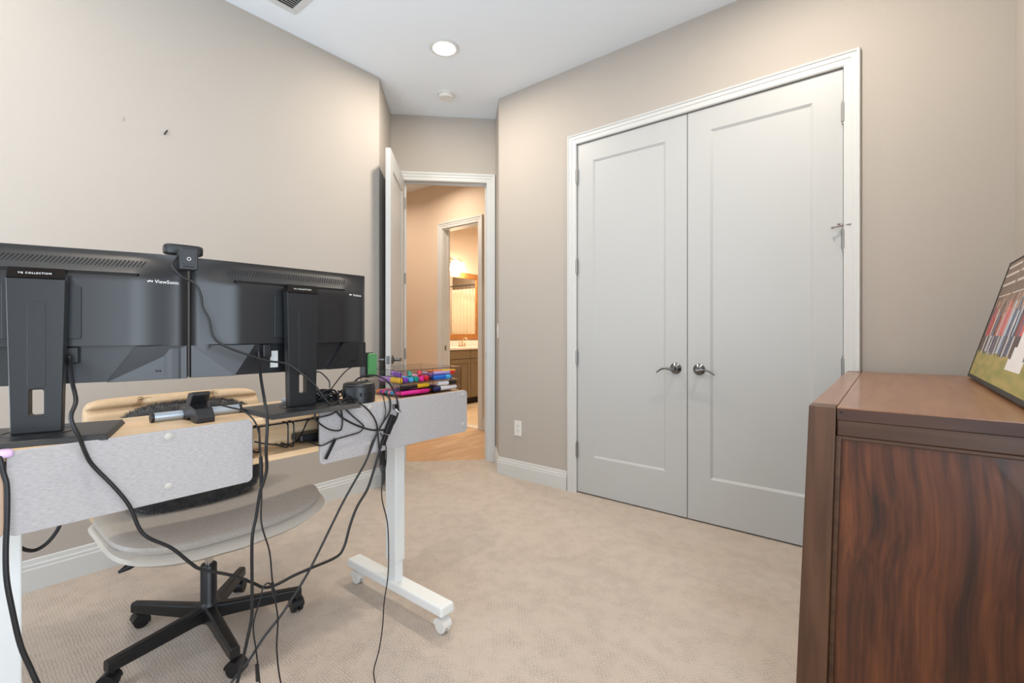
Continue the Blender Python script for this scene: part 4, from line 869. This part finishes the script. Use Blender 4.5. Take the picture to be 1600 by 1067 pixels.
for k in range(9):
    cx, cy, cz = -1.455+random.uniform(-.012, .02), .79+random.uniform(-.03, .045), .918+random.uniform(0, .016)
    ph = random.uniform(0, 6); ax, ay = random.uniform(.010, .022), random.uniform(.025, .05)
    pts = [(cx+ax*math.cos(ph+q*.62)*(1+.2*math.sin(q*1.7+k)), cy+ay*math.sin(ph+q*.62), max(.9015, cz+.012*math.sin(q*1.1+k))) for q in range(14)]
    build(MB().tube(spline(pts, 4), random.choice((.0022, .0026, .003)), 7), 'coil', 'cable_rubber', tb, smooth='all')
build(MB().sell((-1.45, .775, .925), (.014, .024, .012), .5, .5, 18, 10), 'tie', 'black_plastic', tb, smooth=True)
prop(build(MB().tube(spline([(-1.40+.022*math.cos(a), .855+.026*math.sin(a), .902+.006*math.cos(a*2)) for a in [q*.6 for q in range(13)]], 4), .0028, 8), 'usb_cable', 'cable_rubber', smooth='all'), 'short black cable coiled in a ring beside the round hub', 'cable')

# ------------------------------------------------------------------ office chair
cx, cy = -1.99, .655
ch = thing('office_chair', 'wide beige leather armless desk chair on a black five star base', 'chair', (cx, cy, 0))
build(MB().lathe([(.03, .055), (.036, .062), (.036, .115), (.030, .125), (.027, .13), (.027, .262), (.024, .266), (.0005, .267)], (cx, cy, 0), 28), 'hub', 'chair_metal', ch, smooth=True)
build(MB().cyl((cx, cy, .26), (cx, cy, .385), .0135, n=20), 'gas_lift', 'chrome', ch, smooth=True)
for k in range(5):
    a = R(-5+72*k); Mx = Matrix.Translation((cx, cy, 0)) @ Matrix.Rotation(a, 4, 'Z')
    mb = MB(Mx); rs = []
    for x, w_, z0, z1 in ((.025, .021, .062, .118), (.06, .0185, .064, .112), (.29, .0165, .062, .100), (.318, .0155, .063, .098)):
        rs.append([(x, -w_, z0), (x, w_, z0), (x, w_, z1-.006), (x, w_*.6, z1), (x, -w_*.6, z1), (x, -w_, z1-.006)])
    build(mb.rings(rs), 'leg', 'chair_metal', ch, bevel=.002)
    My = Mx @ Matrix.Translation((.302, 0, 0)) @ Matrix.Rotation(R(40+67*k), 4, 'Z')
    w_ = build(MB(My).cyl((.008, -.020, .025), (.008, -.005, .025), .025, n=22).cyl((.008, .005, .025), (.008, .020, .025), .025, n=22), 'caster', 'black_plastic', ch, smooth=True, bevel=.003)
    build(MB(My).prism([(.008+.0285*math.cos(b), .027+.0285*math.sin(b)) for b in [R(-25)+R(200)*q/14 for q in range(15)]], -.0225, .0225, 'y').cyl((0, 0, .045), (0, 0, .066), .008, n=12), 'caster_hood', 'black_plastic', w_, smooth=True)
build(MB().box(cx-.12, cx+.10, cy-.08, cy+.08, .372, .395), 'mechanism', 'chair_metal', ch, bevel=.006)
build(MB().tube([(cx+.02, cy-.06, .380), (cx+.03, cy-.19, .372), (cx+.035, cy-.245, .360), (cx+.035, cy-.272, .350)], [.006, .006, .012, .004], 10), 'lever', 'black_plastic', ch, smooth=True)
build(MB().tube([(cx+.05, cy+.05, .38), (cx+.10, cy+.085, .376), (cx+.125, cy+.10, .372)], [.010, .012, .008], 10), 'tilt_knob', 'black_plastic', ch, smooth=True)
sx, sy, sz = -2.035, .698, .408
def saddle(q): return (q.x, q.y, q.z + .030*(q.y/.34)**2 - .02*max(0, q.x/.25)**2*1.0)
def shellf(q): return (q.x*(1-.12*max(0, -q.z/.04)), q.y*(1-.12*max(0, -q.z/.04)), q.z + .045*(q.y/.34)**2 - .02*max(0, q.x/.25)**2)
build(MB().sell((sx, sy, sz-.015), (.255, .358, .036), .75, .40, 64, 14, shellf), 'seat_shell', 'leather_grey', ch, smooth=True)
st = build(MB().sell((sx-.006, sy, sz+.028), (.243, .348, .030), .62, .46, 64, 16, saddle), 'seat', 'seat_leather', ch, smooth=True)
def bk(q):   # backrest: local z up the back, x thickness; leans away from the desk, side bolsters and seams
    y = q.y; z = q.z; x = q.x
    if x > 0:
        for s_ in (-.13, .13): x -= .020*math.exp(-((y-s_)/.010)**2)
        x -= .016*math.exp(-((z-.188)/.010)**2)
    x += .035*(abs(y)/.31)**2
    return (x - (z+.22)*.24, y, z)
build(MB().sell((-2.315, .672, .642), (.045, .312, .226), .16, .34, 144, 64, bk), 'backrest', 'leather', ch, smooth=True)
build(MB().hexa([(-2.28, .60, .385), (-2.05, .60, .385), (-2.05, .72, .385), (-2.28, .72, .385)], [(-2.37, .60, .41), (-2.05, .60, .395), (-2.05, .72, .395), (-2.37, .72, .41)]), 'back_bracket', 'chair_metal', ch, bevel=.004)
build(MB().hexa([(-2.37, .60, .40), (-2.35, .60, .40), (-2.35, .72, .40), (-2.37, .72, .40)], [(-2.42, .60, .62), (-2.39, .60, .62), (-2.39, .72, .62), (-2.42, .72, .62)]), 'back_bar', 'chair_metal', ch, bevel=.004)

# fluffy cushion standing on the seat against the backrest
cu = thing('fluffy_cushion', 'charcoal shaggy faux fur cushion standing on the beige chair', 'cushion', (-2.16, .66, .48))
def cuf(q): return (q.x - (q.z+.19)*.26, q.y, q.z)
mb = MB().sell((-2.128, .662, .655), (.094, .236, .192), .50, .45, 48, 24, cuf)
body = build(mb, 'body', 'fur', cu, smooth=True)
random.seed(5); fu = MB(); vs = []; fs = []
src = mb
cen = Vector((-2.19, .662, .655))
areas = []
for f in src.f:
    q = [src.v[i] for i in f]; areas.append(((q[2]-q[0]).cross(q[1]-q[0])).length if len(f) == 4 else 0)
tot = sum(areas); NB = 26000
for f, ar in zip(src.f, areas):
    q = [src.v[i] for i in f]
    if len(q) != 4: continue
    nrm = (q[1]-q[0]).cross(q[3]-q[0])
    if nrm.length < 1e-12: nrm = (q[2]-q[0]).cross(q[3]-q[0])
    if nrm.length < 1e-12: continue
    nrm.normalize()
    ctr = sum(q, Vector())/4
    if nrm.dot(ctr-cen) < 0: nrm = -nrm
    k = ar/tot*NB; k = int(k)+(random.random() < k-int(k))
    for _ in range(k):
        u, v = random.random(), random.random(); p0 = q[0].lerp(q[1], u).lerp(q[3].lerp(q[2], u), v)
        clump = noise.noise_vector(p0*45); dr = (nrm*1.0 + clump*1.1 + Vector((random.gauss(0, .35), random.gauss(0, .35), random.gauss(-.15, .35)))).normalized()
        L_ = random.uniform(.008, .018); sd_ = dr.cross(Vector((random.gauss(0, 1), random.gauss(0, 1), random.gauss(0, 1)))).normalized()*.0007
        i = len(vs); vs += [tuple(p0-sd_), tuple(p0+sd_), tuple(p0+dr*L_)]; fs.append((i, i+1, i+2))
I = MW[cu.name].inverted(); me = bpy.data.meshes.new('fur'); me.from_pydata([tuple(I @ Vector(p)) for p in vs], [], fs); me.update()
link('fur', me, 'fur', body, None, False, 0)['kind'] = 'stuff'
